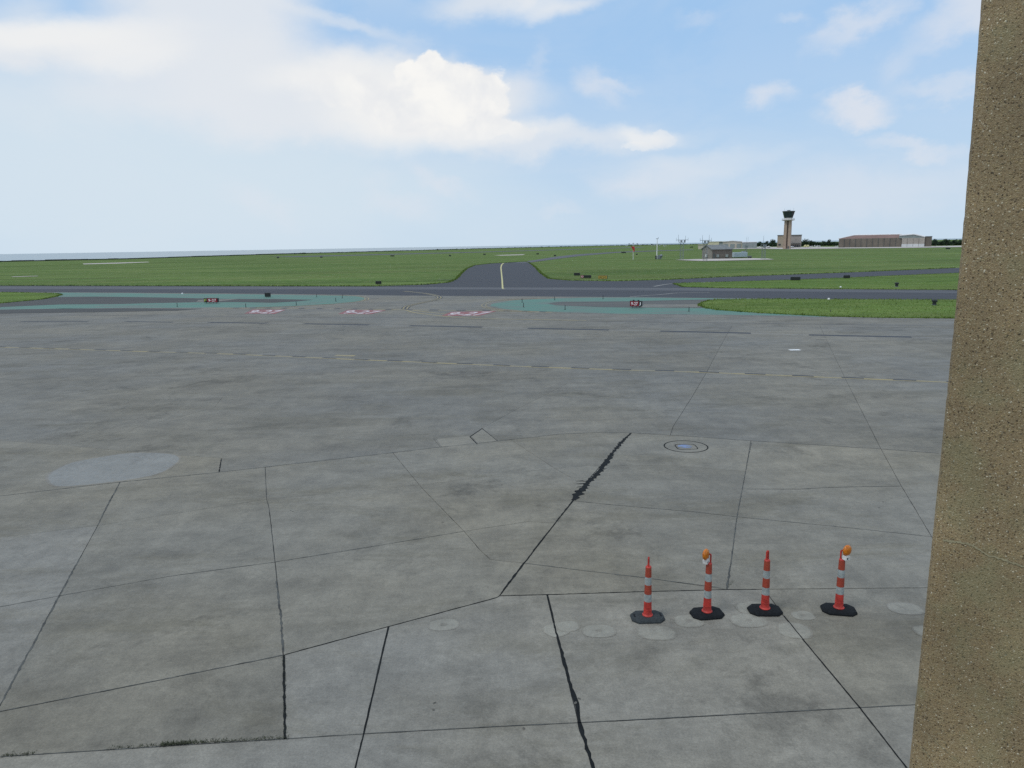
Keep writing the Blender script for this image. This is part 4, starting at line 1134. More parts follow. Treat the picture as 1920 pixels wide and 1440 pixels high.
for x, y, lab in [(1553.8, 562.6, 'small white marker block at the near edge of the dark taxiway'), (1576, 539.8, 'small white marker block beyond the dark taxiway'), (342, 551.8, 'small white marker block at the left green island')]:
    g = P(x, y); t = thing('white_marker', lab, 'marker', (g.x, g.y, .02))
    bm = bmesh.new(); bm_lathe(bm, [(.13, 0), (.13, .12), (.09, .18), (.03, .20)], 10); link('cap', bm, M['white'], t)
g = P(1490, 656.5); o = box('white_litter', (0, 0, 0), (.62, .35, .02), M['white'], None, .05, .004); o.location = (g.x, g.y, .013)
tag(o, 'flat white plate lying on the far apron', 'plate')

# ------------------------------------------------------------------ windsock, masts
g = P(1187, 487); hp = ZT(g, 1187, 457)
t = thing('windsock', 'limp red windsock on its pole in the grass', 'windsock', (g.x, g.y, 0))
bm = bmesh.new(); bm_tube(bm, (0, 0, -.1), (0, 0, hp), .11, 8, .07); link('pole', bm, M['white'], t)
zs0, zs1 = ZT(g, 1187, 462), ZT(g, 1187, 472)
bm = bmesh.new()
prof = []
n = 12
for i in range(9):
    f_ = i / 8; r = .75 * (1 - f_) + .32 * f_; cx = .35 * math.sin(f_ * 2.4); z = zs0 + (zs1 - zs0) * f_
    prof.append([bm.verts.new((cx - .3 * (1 - f_) + r * math.cos(2 * math.pi * k / n) * (1 - .35 * f_), r * .8 * math.sin(2 * math.pi * k / n), z)) for k in range(n)])
for A, B in zip(prof, prof[1:]):
    for k in range(n): bm.faces.new((A[k], A[(k + 1) % n], B[(k + 1) % n], B[k]))
smooth(link('sock', bm, M['windsock'], t))
bm = bmesh.new()
bm_tube(bm, (-1.6, 0, hp - .4), (1.6, 0, hp - .4), .05, 6)
for x in (-1.6, 0, 1.6): bm_tube(bm, (x, 0, hp - .4), (x, 0, hp + (.5 if x == 0 else .1)), .05, 6); bm_tube(bm, (x - .3, 0, hp + .1), (x + .3, 0, hp - .05), .12, 6)
link('lamp_bracket', bm, M['steel'], t)
g = P(1231.5, 486); hp = ZT(g, 1231.5, 447.6)
t = thing('weather_mast', 'tall white mast with grey equipment at its foot', 'mast', (g.x, g.y, 0))
bm = bmesh.new(); bm_tube(bm, (0, 0, -.1), (0, 0, hp), .22, 8, .14); link('pole', bm, M['white'], t)
bm = bmesh.new(); bm_tube(bm, (-.45, 0, hp), (.45, 0, hp), .1, 6); bm_tube(bm, (.4, 0, hp), (.4, 0, hp + .6), .08, 6); link('crossarm', bm, M['steel'], t)
bm = bmesh.new(); bm_box(bm, (.9, .2, .8), (1.1, .9, 1.6)); bmesh.ops.bevel(bm, geom=bm.edges[:], offset=.15, segments=2, affect='EDGES'); link('cabinet', bm, M['steel'], t)
bm = bmesh.new(); bmesh.ops.create_icosphere(bm, subdivisions=2, radius=.65, matrix=Matrix.Translation((1.7, 0, 1.3))); bm_tube(bm, (1.7, 0, 0), (1.7, 0, 1.2), .2, 8); link('sensor_dome', bm, M['steel'], t)
bm = bmesh.new(); bm_box(bm, (-.35, 0, .7), (.5, .5, 1.4)); link('control_box', bm, M['dark'], t)

def antenna(xc, yplat, yg, whips, wpx, label, ypt=None):
    g = P(xc, yg); zp = ZT(g, xc, yplat); m_ = MPP(g)
    t = thing('antenna_mast', label, 'antenna mast', (g.x, g.y, 0), 0)
    W = wpx * m_
    bm = bmesh.new(); hw = .55
    cs_ = [(hw, hw), (-hw, hw), (-hw, -hw), (hw, -hw)]
    for x, y in cs_: bm_tube(bm, (x, y, -.1), (x, y, zp), .045, 6)
    k = 6
    for i in range(k):
        z0, z1 = zp * i / k, zp * (i + 1) / k
        for (x0, y0), (x1, y1) in zip(cs_, cs_[1:] + cs_[:1]):
            bm_tube(bm, (x0, y0, z0), (x1, y1, z1), .022, 4); bm_tube(bm, (x0, y0, z1), (x1, y1, z1), .022, 4)
    link('lattice', bm, M['steel'], t)
    bm = bmesh.new(); bm_box(bm, (0, 0, zp + .05), (W * .45, 1.6, .12))
    for x in (-W * .22, W * .22, 0): bm_tube(bm, (x, -.8, zp), (x, -.8, zp + 1.1), .05, 4); bm_tube(bm, (x, .8, zp), (x, .8, zp + 1.1), .05, 4)
    for yy in (-.8, .8): bm_tube(bm, (-W * .22, yy, zp + 1.1), (W * .22, yy, zp + 1.1), .05, 4)
    bm_tube(bm, (-W / 2, 0, zp + 1.1), (W / 2, 0, zp + 1.1), .07, 5)
    for x in (W * .18, -W * .1): bm_box(bm, (x, -.6, zp + .6), (.5, .5, .7))
    link('platform', bm, M['steel'], t)
    bm = bmesh.new()
    bm.free()
    for (fx, z0, zt, r) in [(f_, zp + .3, ZT(g, xc, y_), .07) for f_, y_ in whips] + [(-.5, zp + .6, zp + 1.9, .05), (.5, zp + .6, zp + 1.9, .05)]:
        bm = bmesh.new(); bm_tube(bm, (fx * W, 0, z0), (fx * W, 0, zt), r, 5, .04); link('whip_antenna', bm, M['steel'], t)
    return t
antenna(1278, 455.4, 487, [(-.32, 440), (.28, 442)], 22, 'lattice antenna mast on the grass left of the brick hut')
antenna(1322, 456.8, 489.6, [(-.3, 441), (.3, 440.5)], 21, 'lattice antenna mast rising in front of the brick hut')
antenna(1398.5, 464.2, 473.2, [(.0, 444), (.3, 444.5)], 10, 'slim antenna mast behind the pale blue container')
antenna(1431, 464.6, 486.2, [(-.1, 442)], 11, 'slim antenna mast right of the pale blue container')

# ------------------------------------------------------------------ brick hut, container, pad
pad = sheet('hut_pad', [(1266, 487.4), (1300, 486), (1410, 484.3), (1440, 485), (1452, 486.6), (1400, 488), (1320, 489.6), (1290, 488.6)], .06, M['ramp'])
pad['kind'] = 'structure'; tag(pad, 'pale concrete pad under the brick hut')
A = P(1335, 485.2); B = P(1372.6, 484.5)
wv = (B - A); W = wv.length; ang = math.atan2(wv.y, wv.x)
t = thing('brick_hut', 'small brown brick hut with a grey pitched roof', 'hut', (A.x, A.y, 0), ang)
ze = ZT(A, 1335, 466.6); zr = ZT(A + Vector((-wv.y, wv.x, 0)).normalized() * 3, 1340, 458.8)
# left gable end visible: extends back and to the left
La = P(1320.6, 483.2); lv = Matrix.Rotation(-ang, 4, 'Z') @ (La - A); dep = max(5.0, min(10.0, lv.length))
dl = Vector((lv.x, lv.y, 0)).normalized() * dep if lv.length > .1 else Vector((-1, 5, 0))
dl = Vector((-1.5, 7.0, 0)); dep = 7.0
def quad_prism(name, pts, mat, parent, back):
    bm = bmesh.new(); f = [bm.verts.new(p) for p in pts]; g_ = [bm.verts.new(Vector(p) + Vector(back)) for p in pts]
    bm.faces.new(f); bm.faces.new(g_[::-1]); n = len(pts)
    for i in range(n): bm.faces.new((f[i], g_[i], g_[(i + 1) % n], f[(i + 1) % n]))
    bmesh.ops.recalc_face_normals(bm, faces=bm.faces)
    return link(name, bm, mat, parent)
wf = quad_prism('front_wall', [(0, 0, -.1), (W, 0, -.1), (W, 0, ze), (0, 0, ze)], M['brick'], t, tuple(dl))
half = dl / 2
bm = bmesh.new(); v = [bm.verts.new(p) for p in [(0, 0, -.1), tuple(dl + Vector((0, 0, -.1))), tuple(dl + Vector((0, 0, ze))), tuple(half + Vector((0, 0, zr - .12))), (0, 0, ze)]]
for q in v: q.co.x -= .02
bm.faces.new(v); g_ = [bm.verts.new(q.co + Vector((.25, .02, 0))) for q in v]; bm.faces.new(g_[::-1])
for i in range(5): bm.faces.new((v[i], g_[i], g_[(i + 1) % 5], v[(i + 1) % 5]))
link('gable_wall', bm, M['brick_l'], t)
ov = .5
bm = bmesh.new()
e0 = Vector((-ov, -ov, ze - .15)); e1 = Vector((W + ov, -ov, ze - .15)); r0 = half + Vector((-ov, 0, zr)); r1 = half + Vector((W - 1.2, 0, zr)); b0 = dl + Vector((-ov, ov, ze - .15)); b1 = dl + Vector((W + ov, ov, ze - .15))
vv = [bm.verts.new(q) for q in (e0, e1, r0, r1, b0, b1)]; v2 = [bm.verts.new(q.co + Vector((0, 0, -.18))) for q in vv]
for f in ((0, 1, 3, 2), (2, 3, 5, 4), (1, 5, 3)): bm.faces.new([vv[i] for i in f]); bm.faces.new([v2[i] for i in f][::-1])
bm.faces.new((vv[0], v2[0], v2[1], vv[1])); bm.faces.new((vv[0], vv[2], v2[2], v2[0])); bm.faces.new((vv[2], vv[4], v2[4], v2[2])); bm.faces.new((vv[1], v2[1], v2[5], vv[5]))
link('roof', bm, M['roof_grey'], t)
for fx in (.27, .72): box('louvre_unit', (W * fx, -.25, ze * .28), (1.0, .5, 1.1), M['grey_clad'], t, 0, .04); 
box('door', (W * .05 + .4, -.03, 1.0), (.9, .06, 2.0), M['trim'], t)
box('wall_unit', (-1.2, dep * .45, 1.2), (.5, .8, 1.1), M['white'], t, 0, .04)
A = P(1376.4, 483.6); B = P(1401.4, 483.0); wv = B - A; W = wv.length; ang = math.atan2(wv.y, wv.x)
t = thing('equipment_container', 'pale blue metal container right of the brick hut', 'container', (A.x, A.y, 0), ang)
zc = ZT(A, 1376.4, 473.4)
box('body', (W / 2, 1.3, zc / 2 + .15), (W, 2.6, zc - .3), M['container'], t, 0, .05)
bm = bmesh.new()
for i in range(14): bm_box(bm, (W * (i + .5) / 14, -.02, zc / 2 + .15), (.08, .06, zc - .6))
link('rib', bm, M['container'], t)
box('skid', (W / 2, 1.3, .05), (W * .96, 2.4, .2), M['dark'], t)
box('roof_hatch', (W * .85, 1.3, zc + .2), (1.4, 1.2, .5), M['grey_clad'], t)
g = P(1405.4, 484); r_ = MPP(g) * 3.5; h_ = ZT(g, 1405, 479.6)
t = thing('fuel_tank', 'dark round tank at right end of the pale container', 'tank', (g.x, g.y, 0))
bm = bmesh.new(); bm_tube(bm, (-r_, 0, h_ * .55), (r_, 0, h_ * .55), h_ * .45, 14); smooth(link('tank', bm, M['trim'], t), 40)
bm = bmesh.new(); bm_box(bm, (-r_ * .6, 0, .2), (.25, h_ * .8, .6)); bm_box(bm, (r_ * .6, 0, .2), (.25, h_ * .8, .6)); link('saddle', bm, M['dark'], t)

# ------------------------------------------------------------------ far ramp strip
ramp = sheet('far_ramp', [(1360, 467.2), (1418, 466.4), (1480, 467.4), (1580, 466.0), (1700, 465.0), (1810, 463.2), (2300, 456), (2300, 452), (1810, 460.6), (1700, 462.4), (1560, 463.0), (1480, 463.4), (1420, 463.2), (1360, 464.6)], .12, M['ramp'])
tag(ramp, 'pale concrete ramp in front of the tower and hangar', kind='structure')
berm = sheet('perimeter_berm', [(1100, 469), (1360, 468.2), (1480, 468.2), (1700, 466.6), (1810, 464.6), (2300, 457), (2300, 458.2), (1810, 466.4), (1700, 468.4), (1480, 470), (1360, 470.2), (1100, 471)], .0, M['field']); tag(berm, 'darker grass strip below the ramp', kind='structure')

def perp(A, xr, xm):
    """point seen in column xr on the level line through A square to the sight line of column xm"""
    m = ray(xm, 460); m = Vector((m.x, m.y)).normalized(); d = ray(xr, 460); d = Vector((d.x, d.y)).normalized()
    k = A.xy.dot(m) / d.dot(m); return Vector((d.x * k, d.y * k, 0))
def frame(xl, xr, yg, yr=0):
    A = P(xl, yg); B = perp(A, xr, (xl + xr) / 2); wv = B - A
    return A, wv.length, math.atan2(wv.y, wv.x)
# ------------------------------------------------------------------ control tower
g = P(1475, 466.8); mpp = MPP(g)
t = thing('control_tower', 'tall tan airport control tower with dark glass cab', 'control tower', (g.x, g.y, 0), math.radians(-28))
zsh = ZT(g, 1475, 413.2); zb0 = zsh; zb1 = ZT(g, 1475, 410.2); zc0 = ZT(g, 1475, 408.6); zc1 = ZT(g, 1475, 397.2)
hw = 8.0 * mpp
# two pilasters with a recess between
o = thing
def taper_box(name, x0, x1, y0, y1, z0, z1, k, mat, par):
    bm = bmesh.new()
    lo = [bm.verts.new((x * k, y * k, z0)) for x, y in ((x0, y0), (x1, y0), (x1, y1), (x0, y1))]
    hi = [bm.verts.new((x, y, z1)) for x, y in ((x0, y0), (x1, y0), (x1, y1), (x0, y1))]
    bm.faces.new(hi); bm.faces.new(lo[::-1])
    for i in range(4): bm.faces.new((lo[i], lo[(i + 1) % 4], hi[(i + 1) % 4], hi[i]))
    return link(name, bm, mat, par)
hw2 = hw * .74
for a_, b_ in ((-hw2, -hw2 * .16), (hw2 * .30, hw2)):
    taper_box('pilaster', a_, b_, -hw2, hw2, -.1, zsh, 1.08, M['shaft'], t)
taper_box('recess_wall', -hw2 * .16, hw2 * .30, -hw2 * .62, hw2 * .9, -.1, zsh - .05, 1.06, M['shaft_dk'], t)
bm = bmesh.new(); R1 = 11.6 * mpp; bm_lathe(bm, [(R1 * .72, zb0 - .3), (R1, zb0 + .1), (R1, zb0 + .35), (R1 * .6, zb0 + .36)], 16); link('balcony', bm, M['pale_conc'], t)
bm = bmesh.new()
for i in range(16):
    a = 2 * math.pi * i / 16; b = 2 * math.pi * (i + 1) / 16
    pa, pb = Vector((R1 * .97 * math.cos(a), R1 * .97 * math.sin(a), 0)), Vector((R1 * .97 * math.cos(b), R1 * .97 * math.sin(b), 0))
    bm_tube(bm, pa + Vector((0, 0, zb0 + .3)), pa + Vector((0, 0, zb1 + .2)), .07, 5)
    for zz in (zb0 + .8, zb1 + .2): bm_tube(bm, pa + Vector((0, 0, zz)), pb + Vector((0, 0, zz)), .07, 5)
link('railing', bm, M['white'], t)
bm = bmesh.new(); bm_lathe(bm, [(7.4 * mpp, zb0 + .2), (7.2 * mpp, zc0)], 8); link('cab_base', bm, M['pale_conc'], t)
ra, rb_ = 7.4 * mpp, 10.6 * mpp
bm = bmesh.new()
for i in range(8):
    a, b = 2 * math.pi * (i + .03) / 8, 2 * math.pi * (i + .97) / 8
    bm2 = bmesh.new()
    for k_ in (1.0,):
        vv = [bm2.verts.new((ra * math.cos(a), ra * math.sin(a), zc0)), bm2.verts.new((ra * math.cos(b), ra * math.sin(b), zc0)), bm2.verts.new((rb_ * math.cos(b), rb_ * math.sin(b), zc1)), bm2.verts.new((rb_ * math.cos(a), rb_ * math.sin(a), zc1))]
        inn = [bm2.verts.new((v_.co.x * .985, v_.co.y * .985, v_.co.z)) for v_ in vv]
        bm2.faces.new(vv); bm2.faces.new(inn[::-1])
        for j in range(4): bm2.faces.new((vv[j], inn[j], inn[(j + 1) % 4], vv[(j + 1) % 4]))
    link('pane', bm2, M['tower_glass'], t)
    aa = 2 * math.pi * i / 8
    bm_tube(bm, (ra * .99 * math.cos(aa), ra * .99 * math.sin(aa), zc0), (rb_ * .99 * math.cos(aa), rb_ * .99 * math.sin(aa), zc1), .12, 5)
link('mullions', bm, M['dark'], t)
bm = bmesh.new(); bm_lathe(bm, [(ra * .9, zc0 + .1), (ra * 1.1, zc1 - .4)], 8); link('cab_interior', bm, M['dark'], t)
bm = bmesh.new(); bm_lathe(bm, [(rb_ * 1.02, zc1), (rb_ * 1.06, zc1 + .12), (rb_ * 1.06, zc1 + .55), (rb_ * .9, zc1 + .6)], 8); link('roof', bm, M['trim'], t)
bm = bmesh.new(); bm_box(bm, (0, 0, zc1 + .95), (2.2, 2.0, .8))
for x, y, h_ in ((-3.4, 0, 2.2), (3.6, .5, 2.4), (1.2, 2, 1.6), (-1.8, -2, 1.3)): bm_tube(bm, (x, y, zc1 + .5), (x, y, zc1 + .5 + h_), .05, 5)
link('roof_equipment', bm, M['steel'], t)
box('door', (hw2 * .6, -hw2 * 1.08 - .04, 1.1), (1.1, .1, 2.2), M['trim'], t)

# building behind the tower
A, W, ang = frame(1456.8, 1502.2, 464.6)
t = thing('tower_building', 'flat roofed tan building behind the control tower', 'building', (A.x, A.y, 0), ang)
zt = ZT(A, 1457, 441.8)
box('left_wall', (W * .21, 8, zt / 2), (W * .42, 16, zt), M['tan'], t)
box('right_wall', (W * .71 + .01, 8.2, zt / 2), (W * .58, 16, zt), M['tan2'], t)
box('roof_edge', (W / 2, 8, zt + .18), (W + .6, 16.8, .7), M['trim'], t)
box('canopy', (W * .76, -1.3, zt * .34), (W * .42, 3.2, .5), M['trim'], t)
for i in range(5):
    box('window', (W * (.60 + .08 * i), -.02, zt * .14), (W * .045, .4, zt * .16), M['glass'], t)
box('window', (W * .1, -.06, zt * .25), (W * .1, .3, zt * .12), M['glass'], t)

# ------------------------------------------------------------------ big hangar
A = P(1571.8, 464.5); B = perp(A, 1690, 1650)
C_ = perp(A, 1733, 1650)
wv = B - A; W = wv.length; ang = math.atan2(wv.y, wv.x)
t = thing('hangar', 'long brown hangar with rusty roof and white door base', 'hangar', (A.x, A.y, 0), ang)
ze = ZT(A, 1572, 447.8); zr = ZT(A + Vector((0, 18, 0)), 1640, 440.6)
inv = Matrix.Rotation(-ang, 4, 'Z')
npan = 11
for i in range(npan):
    x0, x1 = W * i / npan, W * (i + 1) / npan
    box('wall_panel', ((x0 + x1) / 2, .15 if i % 2 else .0, ze / 2), (x1 - x0 - .25, .5, ze), M['brown'], t)
    if i: box('wall_post', (x0, -.15, ze / 2), (.3, .7, ze), M['trim'], t)
D = 34.0
bm = bmesh.new()
inset = W * .23
pts = [(0, .2, ze), (W, .2, ze), (W, D / 2, zr), (inset, D / 2, zr)]
vv = [bm.verts.new(p) for p in pts]; bm.faces.new(vv)
e = bm.verts.new((0, D, ze)); e2 = bm.verts.new((W, D, ze))
bm.faces.new((vv[0], vv[3], e)); bm.faces.new((vv[3], vv[2], e2, e))
link('roof', bm, M['rust'], t)
bm = bmesh.new(); bm_tube(bm, (inset, D / 2, zr + .1), (W, D / 2, zr + .1), .6, 5); bm_tube(bm, (0, D * .02, ze + .1), (inset, D / 2, zr + .1), .6, 5); link('ridge_cap', bm, M['ridge'], t)
box('inner_wall', (W / 2, D * .6, ze / 2 - .3), (W - 1, D * .75, ze - 1), M['brown'], t)
# gable end with doors, at the right
xr0 = W; xr1 = (inv @ (C_ - A)).x
gw = xr1 - xr0
zg = ZT(C_, 1713, 439.4)
bm = bmesh.new()
f = [(xr0 - 2.0, -1.2, ze - .3), (xr1, -1.2, ze - .3), (xr1, -1.2, ZT(C_, 1733, 444.0)), (xr0 + gw * .52, -1.2, zg), (xr0 - 2.0, -1.2, ZT(C_, 1692, 441.4))]
vv = [bm.verts.new(p) for p in f]; v2 = [bm.verts.new((p[0], 30, p[2])) for p in f]
bm.faces.new(vv); bm.faces.new(v2[::-1])
for i in range(5): bm.faces.new((vv[i], v2[i], v2[(i + 1) % 5], vv[(i + 1) % 5]))
bmesh.ops.recalc_face_normals(bm, faces=bm.faces)
link('gable', bm, M['grey_wall'], t)
for i in range(4):
    x0, x1 = xr0 + gw * i / 4, xr0 + gw * (i + 1) / 4
    d = box('hangar_door', ((x0 + x1) / 2, -1.0 - .25 * (i % 2), ze * .64), (x1 - x0 - .15, .3, ze * .66), M['door_tan'], t)
    box('door_base', ((x0 + x1) / 2, -1.02 - .25 * (i % 2), ze * .16), (x1 - x0 - .15, .34, ze * .30), M['door_white'], d)
box('body', (xr0 + gw / 2, 14, ze / 2 - .4), (gw, 28, ze - .2), M['brown'], t)
Wg = (perp(A, 1746, 1650) - C_).length
box('side_wing', (xr1 + Wg / 2 + .1, 8, ZT(C_, 1740, 443.8) / 2), (Wg, 16, ZT(C_, 1740, 443.8)), M['brown'], t)
box('wing_roof_edge', (xr1 + Wg / 2 + .1, 8, ZT(C_, 1740, 443.8) + .15), (Wg + .4, 16.5, .5), M['trim'], t)
bm = bmesh.new(); bm_tube(bm, (xr0 - 2, -1.4, ZT(C_, 1692, 441.4) + .1), (xr0 + gw * .52, -1.4, zg + .1), .55, 5); bm_tube(bm, (xr0 + gw * .52, -1.4, zg + .1), (xr1, -1.4, ZT(C_, 1733, 444.0) + .1), .55, 5); link('ridge_cap', bm, M['ridge'], t)

# ------------------------------------------------------------------ pale hangars far left of the tower
def shed(xl, xr, ygl, yt, mat, label, name='far_hangar', depth=20, roof='ridge', gable=None, yr=0, cat='hangar', doors=0, roofmat='ridge'):
    A, W, ang = frame(xl, xr, ygl, yr)
    t = thing(name, label, cat, (A.x, A.y, 0), ang)
    zt = ZT(A, xl, yt)
    if gable:
        zg_ = ZT(A, xl, gable)
        quad_prism('walls', [(0, 0, -.2), (W, 0, -.2), (W, 0, zt), (W / 2, 0, zg_), (0, 0, zt)], M[mat], t, (0, depth, 0))
        bm = bmesh.new()
        for s0, s1 in (((-.5, zt), (W / 2, zg_)), ((W / 2, zg_), (W + .5, zt))):
            vv = [bm.verts.new(p) for p in ((s0[0], -.8, s0[1] + .1), (s1[0], -.8, s1[1] + .1), (s1[0], depth, s1[1] + .1), (s0[0], depth, s0[1] + .1))]
            v2 = [bm.verts.new(v_.co + Vector((0, 0, .5))) for v_ in vv]
            bm.faces.new(vv[::-1]); bm.faces.new(v2)
            for j in range(4): bm.faces.new((vv[j], vv[(j + 1) % 4], v2[(j + 1) % 4], v2[j]))
        link('roof', bm, M[roofmat], t)
    else:
        box('walls', (W / 2, depth / 2, zt / 2 - .1), (W, depth, zt), M[mat], t)
        box('roof', (W / 2, depth / 2, zt + .2), (W + .8, depth + .8, .6), M[roofmat], t)
    for i in range(doors):
        box('door', (W * (i + .5) / doors, -.1, zt * .35), (W / doors * .7, .3, zt * .7), M['grey_wall'], t)
    return t
shed(1308.6, 1322.6, 467.2, 459.4, 'beige', 'low beige shed left of the brick hut', roofmat='beige', name='beige_shed', cat='shed')
shed(1326, 1348, 465.5, 453.4, 'cream', 'cream hangar with white roof edge behind the brick hut', depth=30)
shed(1347.4, 1357.4, 464.4, 454.9, 'grey_clad', 'small grey block between the cream and beige hangars', depth=14, roofmat='trim', name='grey_block', cat='building')
shed(1355, 1391.5, 466, 453.9, 'beige', 'beige gabled hangar behind the brick hut', depth=60, gable=452.4, doors=3)
shed(1391.6, 1419, 465.6, 454.4, 'grey_clad', 'grey hangar with white roof edge left of the tower trees', depth=40, doors=4)
shed(1347, 1371, 463.2, 452.9, 'beige', 'long pale roof behind the beige gabled hangar', depth=30)

# ------------------------------------------------------------------ trees
def leafball(vs, fs, c, r, n, size):
    for _ in range(n):
        while True:
            d = Vector((rnd.uniform(-1, 1), rnd.uniform(-1, 1), rnd.uniform(-1, 1)))
            if .35 < d.length < 1: break
        p = Vector(c) + Vector((d.x * r[0], d.y * r[1], d.z * r[2]))
        u = Vector((rnd.gauss(0, 1), rnd.gauss(0, 1), rnd.gauss(0, .6))).normalized() * size * rnd.uniform(.6, 1.4)
        v = Vector((rnd.gauss(0, 1), rnd.gauss(0, 1), rnd.gauss(0, .6))).normalized() * size * rnd.uniform(.6, 1.4)
        k = len(vs); vs += [tuple(p - u), tuple(p + v), tuple(p + u), tuple(p - v)]; fs.append((k, k + 1, k + 2, k + 3))
def tree(xc, yg, yt, wpx, label, group='trees behind the ramp'):
    g = P(xc, yg); h = ZT(g, xc, yt); m_ = MPP(g); R = wpx * m_ / 2
    t = thing('tree', label, 'tree', (g.x, g.y, 0), 0, group)
    bm = bmesh.new(); bm_tube(bm, (0, 0, -.2), (0, 0, h * .5), h * .035, 6, h * .02)
    for k in range(4):
        a = k * 1.7; bm_tube(bm, (0, 0, h * .35), (R * .5 * math.cos(a), R * .5 * math.sin(a), h * .65), h * .018, 5, h * .008)
    link('trunk', bm, M['bark'], t)
    vs_, fs_ = [], []
    for _ in range(9):
        a = rnd.uniform(0, 6.28); q = rnd.uniform(0, .6)
        cz_ = h * rnd.uniform(.38, .78); rr = R * rnd.uniform(.35, .55)
        leafball(vs_, fs_, (q * R * math.cos(a) * 1.1, q * R * math.sin(a), cz_), (rr, rr, min(rr, h * .2)), 60, max(.35, R * .09))
    me = bpy.data.meshes.new('crown'); me.from_pydata(vs_, [], fs_); link('crown', me, M['leaf'], t)
for a in [(1448, 463.2, 446.6, 16, 'dense dark round tree just left of the tower building'), (1437, 463, 450.6, 9, 'small tree left of the dense round one'),
          (1509, 462.6, 446.2, 17, 'dark bushy tree at the right side of the tower building'), (1520.5, 462.4, 449.4, 10, 'lower tree right of the bushy one'),
          (1544, 461.8, 449.8, 7, 'small pointed tree mid-way between tower and hangar'), (1553, 461.6, 447.6, 10, 'taller tree halfway between tower and hangar'),
          (1753, 462.4, 447.4, 16, 'round tree beside the right end of the hangar'), (1775, 461.6, 446.6, 17, 'tall bushy tree left of the column edge'),
          (1788, 461, 447.4, 14, 'bushy tree nearest the column edge'), (1766, 461.8, 449.6, 12, 'low tree between two taller ones right of the hangar'),
          (1805, 460.6, 446, 18, 'tree half hidden behind the column')]:
    tree(*a)
def hedge(name, path, label, count, kind='stuff'):
    vs_, fs_ = [], []
    for _ in range(count):
        i = rnd.randrange(len(path) - 1); u = rnd.random()
        x = path[i][0] + (path[i + 1][0] - path[i][0]) * u; yg = path[i][1] + (path[i + 1][1] - path[i][1]) * u; yt = path[i][2] + (path[i + 1][2] - path[i][2]) * u
        g = P(x, yg); h = ZT(g, x, yt) * (0.75 + .35 * noise.noise((x * .22, 3, 0)) + .2 * noise.noise((x * .9, 1, 0)))
        h = max(h, .8)
        leafball(vs_, fs_, (g.x, g.y + rnd.uniform(-3, 3), h * .5), (h * .5, h * .5, h * .5), 16, h * .16)
    me = bpy.data.meshes.new(name); me.from_pydata(vs_, [], fs_); o = link(name, me, M['leaf']); tag(o, label, 'trees', kind=kind); return o
hedge('tree_line', [(1418, 462, 453.2), (1456, 462, 452.6)], 'dark low tree line left of the tower building', 160)
hedge('tree_line', [(1500, 461.6, 450.6), (1525, 461.4, 452), (1572, 460.8, 451.8)], 'dark tree line between the tower building and the brown hangar', 360)
hedge('tree_line', [(1744, 460.4, 451.4), (1830, 459, 449.4)], 'dark tree line right of the brown hangar', 340)
hedge('tree_line', [(1160, 461.6, 458.4), (1200, 460.4, 457.4), (1231, 459.8, 457), (1262, 459.4, 457.4), (1310, 458.6, 456)], 'far shoreline trees behind the windsock', 200)
hedge('shore_scrub', [(550, 477, 474.2), (566, 476.4, 472.4), (576, 476, 474)], 'dark hump of scrub on the shoreline at left', 60)
hedge('shore_scrub', [(-20, 491.6, 489.6), (250, 485.8, 483.8), (480, 478.4, 476.2), (720, 472, 469.6), (900, 466.8, 464.6), (1160, 461, 458.6)], 'thin scrub along the lake shore', 1300)
hedge('shore_scrub', [(725, 471.6, 469.8), (745, 471, 469.8)], 'low scrub clump on the shore left of the taxiway', 40)
g = P(820.5, 470); h = ZT(g, 820.5, 467)
tree(820.5, 470, 466.6, 3, 'tiny lone tree on the distant shore left of the taxiway', 'lone shore trees')

# ------------------------------------------------------------------ parked aircraft and vehicles on the ramp
def plane(xc, yg, lpx, rz, label):
    g = P(xc, yg, .12); m_ = MPP(g); L = lpx * m_; s = L / 8.0
    t = thing('light_aircraft', label, 'aircraft', (g.x, g.y, .12), rz, 'white light aircraft parked on the ramp')
    bm = bmesh.new(); bm_lathe(bm, [(.08, -4), (.35, -3.7), (.62, -2.6), (.70, -1.2), (.55, .4), (.28, 2.6), (.12, 4)], 12)
    bmesh.ops.transform(bm, matrix=Matrix.Translation((0, 0, 1.25 * s)) @ Matrix.Scale(s, 4) @ Matrix.Rotation(math.pi / 2, 4, 'Y'), verts=bm.verts); smooth(link('fuselage', bm, M['white'], t))
    box('wing', (-1.2 * s, 0, 1.95 * s), (1.5 * s, 10.5 * s, .14 * s), M['white'], t, 0, .04 * s)
    bm = bmesh.new(); bm_box(bm, (3.6 * s, 0, 1.4 * s), (.9 * s, 3.2 * s, .1 * s)); link('tailplane', bm, M['white'], t)
    quad_prism('fin', [(3.0 * s, -.05, 1.4 * s), (4.1 * s, -.05, 1.4 * s), (4.2 * s, -.05, 2.7 * s), (3.7 * s, -.05, 2.7 * s)], M['white'], t, (0, .1, 0))
    bm = bmesh.new(); bm_box(bm, (-1.6 * s, 0, 1.75 * s), (1.3 * s, 1.15 * s, .4 * s)); link('canopy', bm, M['glass'], t)
    for x, y in ((-2.9, 0), (-.8, 1.1), (-.8, -1.1)):
        bm = bmesh.new(); bm_tube(bm, (x * s, y * s - .08 * s, .28 * s), (x * s, y * s + .08 * s, .28 * s), .28 * s, 10); bm_tube(bm, (x * s, y * s, .28 * s), (x * s, y * .4 * s, .9 * s), .05 * s, 4); link('wheel', bm, M['tyre'], t)
plane(1521, 463.4, 8, .4, 'white light aircraft right of the yellow truck')
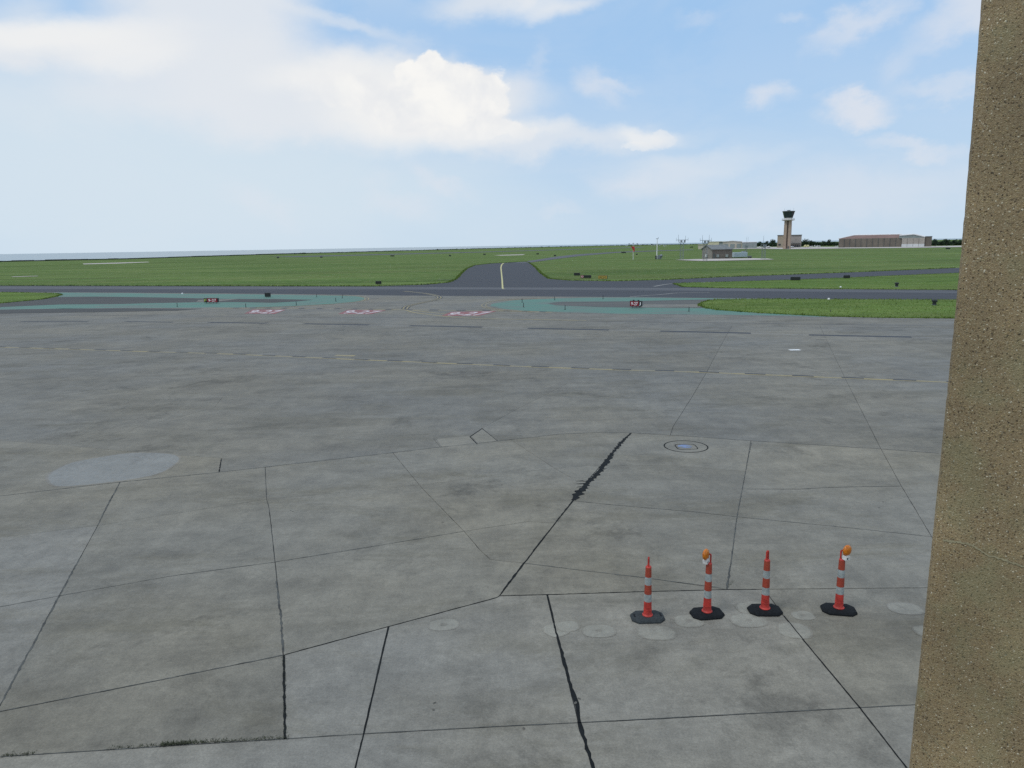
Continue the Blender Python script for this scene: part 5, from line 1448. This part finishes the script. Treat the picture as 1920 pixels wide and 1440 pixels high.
plane(1533, 463.4, 11, 2.9, 'white light aircraft midway between tower and hangar')
plane(1568, 463, 7, .5, 'white light aircraft beside the left end of the brown hangar')
plane(1436, 464.4, 11, -.2, 'white light aircraft on the ramp left of the tower')
plane(1424, 463.4, 6, .8, 'small white light aircraft in front of the grey hangar')
def vehicle(xc, yg, lpx, hpx, mat, label, cat='van', rz=0.1, name='parked_van'):
    g = P(xc, yg, .12); m_ = MPP(g); L = lpx * m_; Hh = hpx * m_
    t = thing(name, label, cat, (g.x, g.y, .12), rz)
    quad_prism('body', [(-L / 2, -1, .4), (L / 2, -1, .4), (L / 2, -1, Hh), (-L * .22, -1, Hh), (-L * .34, -1, Hh * .62), (-L / 2, -1, Hh * .55)], M[mat], t, (0, 2.0, 0))
    box('window', (-L * .12, -1.02, Hh * .78), (L * .22, .06, Hh * .22), M['glass'], t)
    box('bumper', (-L * .5, 0, .5), (.2, 1.9, .3), M['dark'], t)
    for x in (-L * .3, L * .3):
        for y in (-1.0, 1.0):
            bm = bmesh.new(); bm_tube(bm, (x, y - .12, .4), (x, y + .12, .4), .4, 12); link('wheel', bm, M['tyre'], t)
vehicle(1511.5, 463.8, 9, 4.6, 'truck_yellow', 'pale yellow box truck parked right of the tower', 'truck', name='box_truck')
vehicle(1485, 464.6, 4.5, 2.6, 'white', 'small white van at the foot of the tower')
vehicle(1441.5, 464.8, 4, 2.6, 'white', 'small white van left of the tower building')
vehicle(1246, 462, 6, 1.4, 'white', 'long white vehicle far out right of the weather mast')
vehicle(1174.5, 461.6, 4, 1.4, 'white', 'tiny white vehicle far out left of the windsock')
vehicle(1296.5, 464.4, 5, 2.0, 'dark', 'dark vehicle on the grass left of the beige shed')
for i, x in enumerate((1222, 1226.5, 1231, 1237)):
    vehicle(x, 461.2, 2.4, 1.1, 'white', ['tiny white car far out, leftmost of four in a row', 'tiny white car far out, second of four in a row', 'tiny white car far out, third of four in a row', 'tiny white car far out, rightmost of four in a row'][i], 'car', name='parked_car')
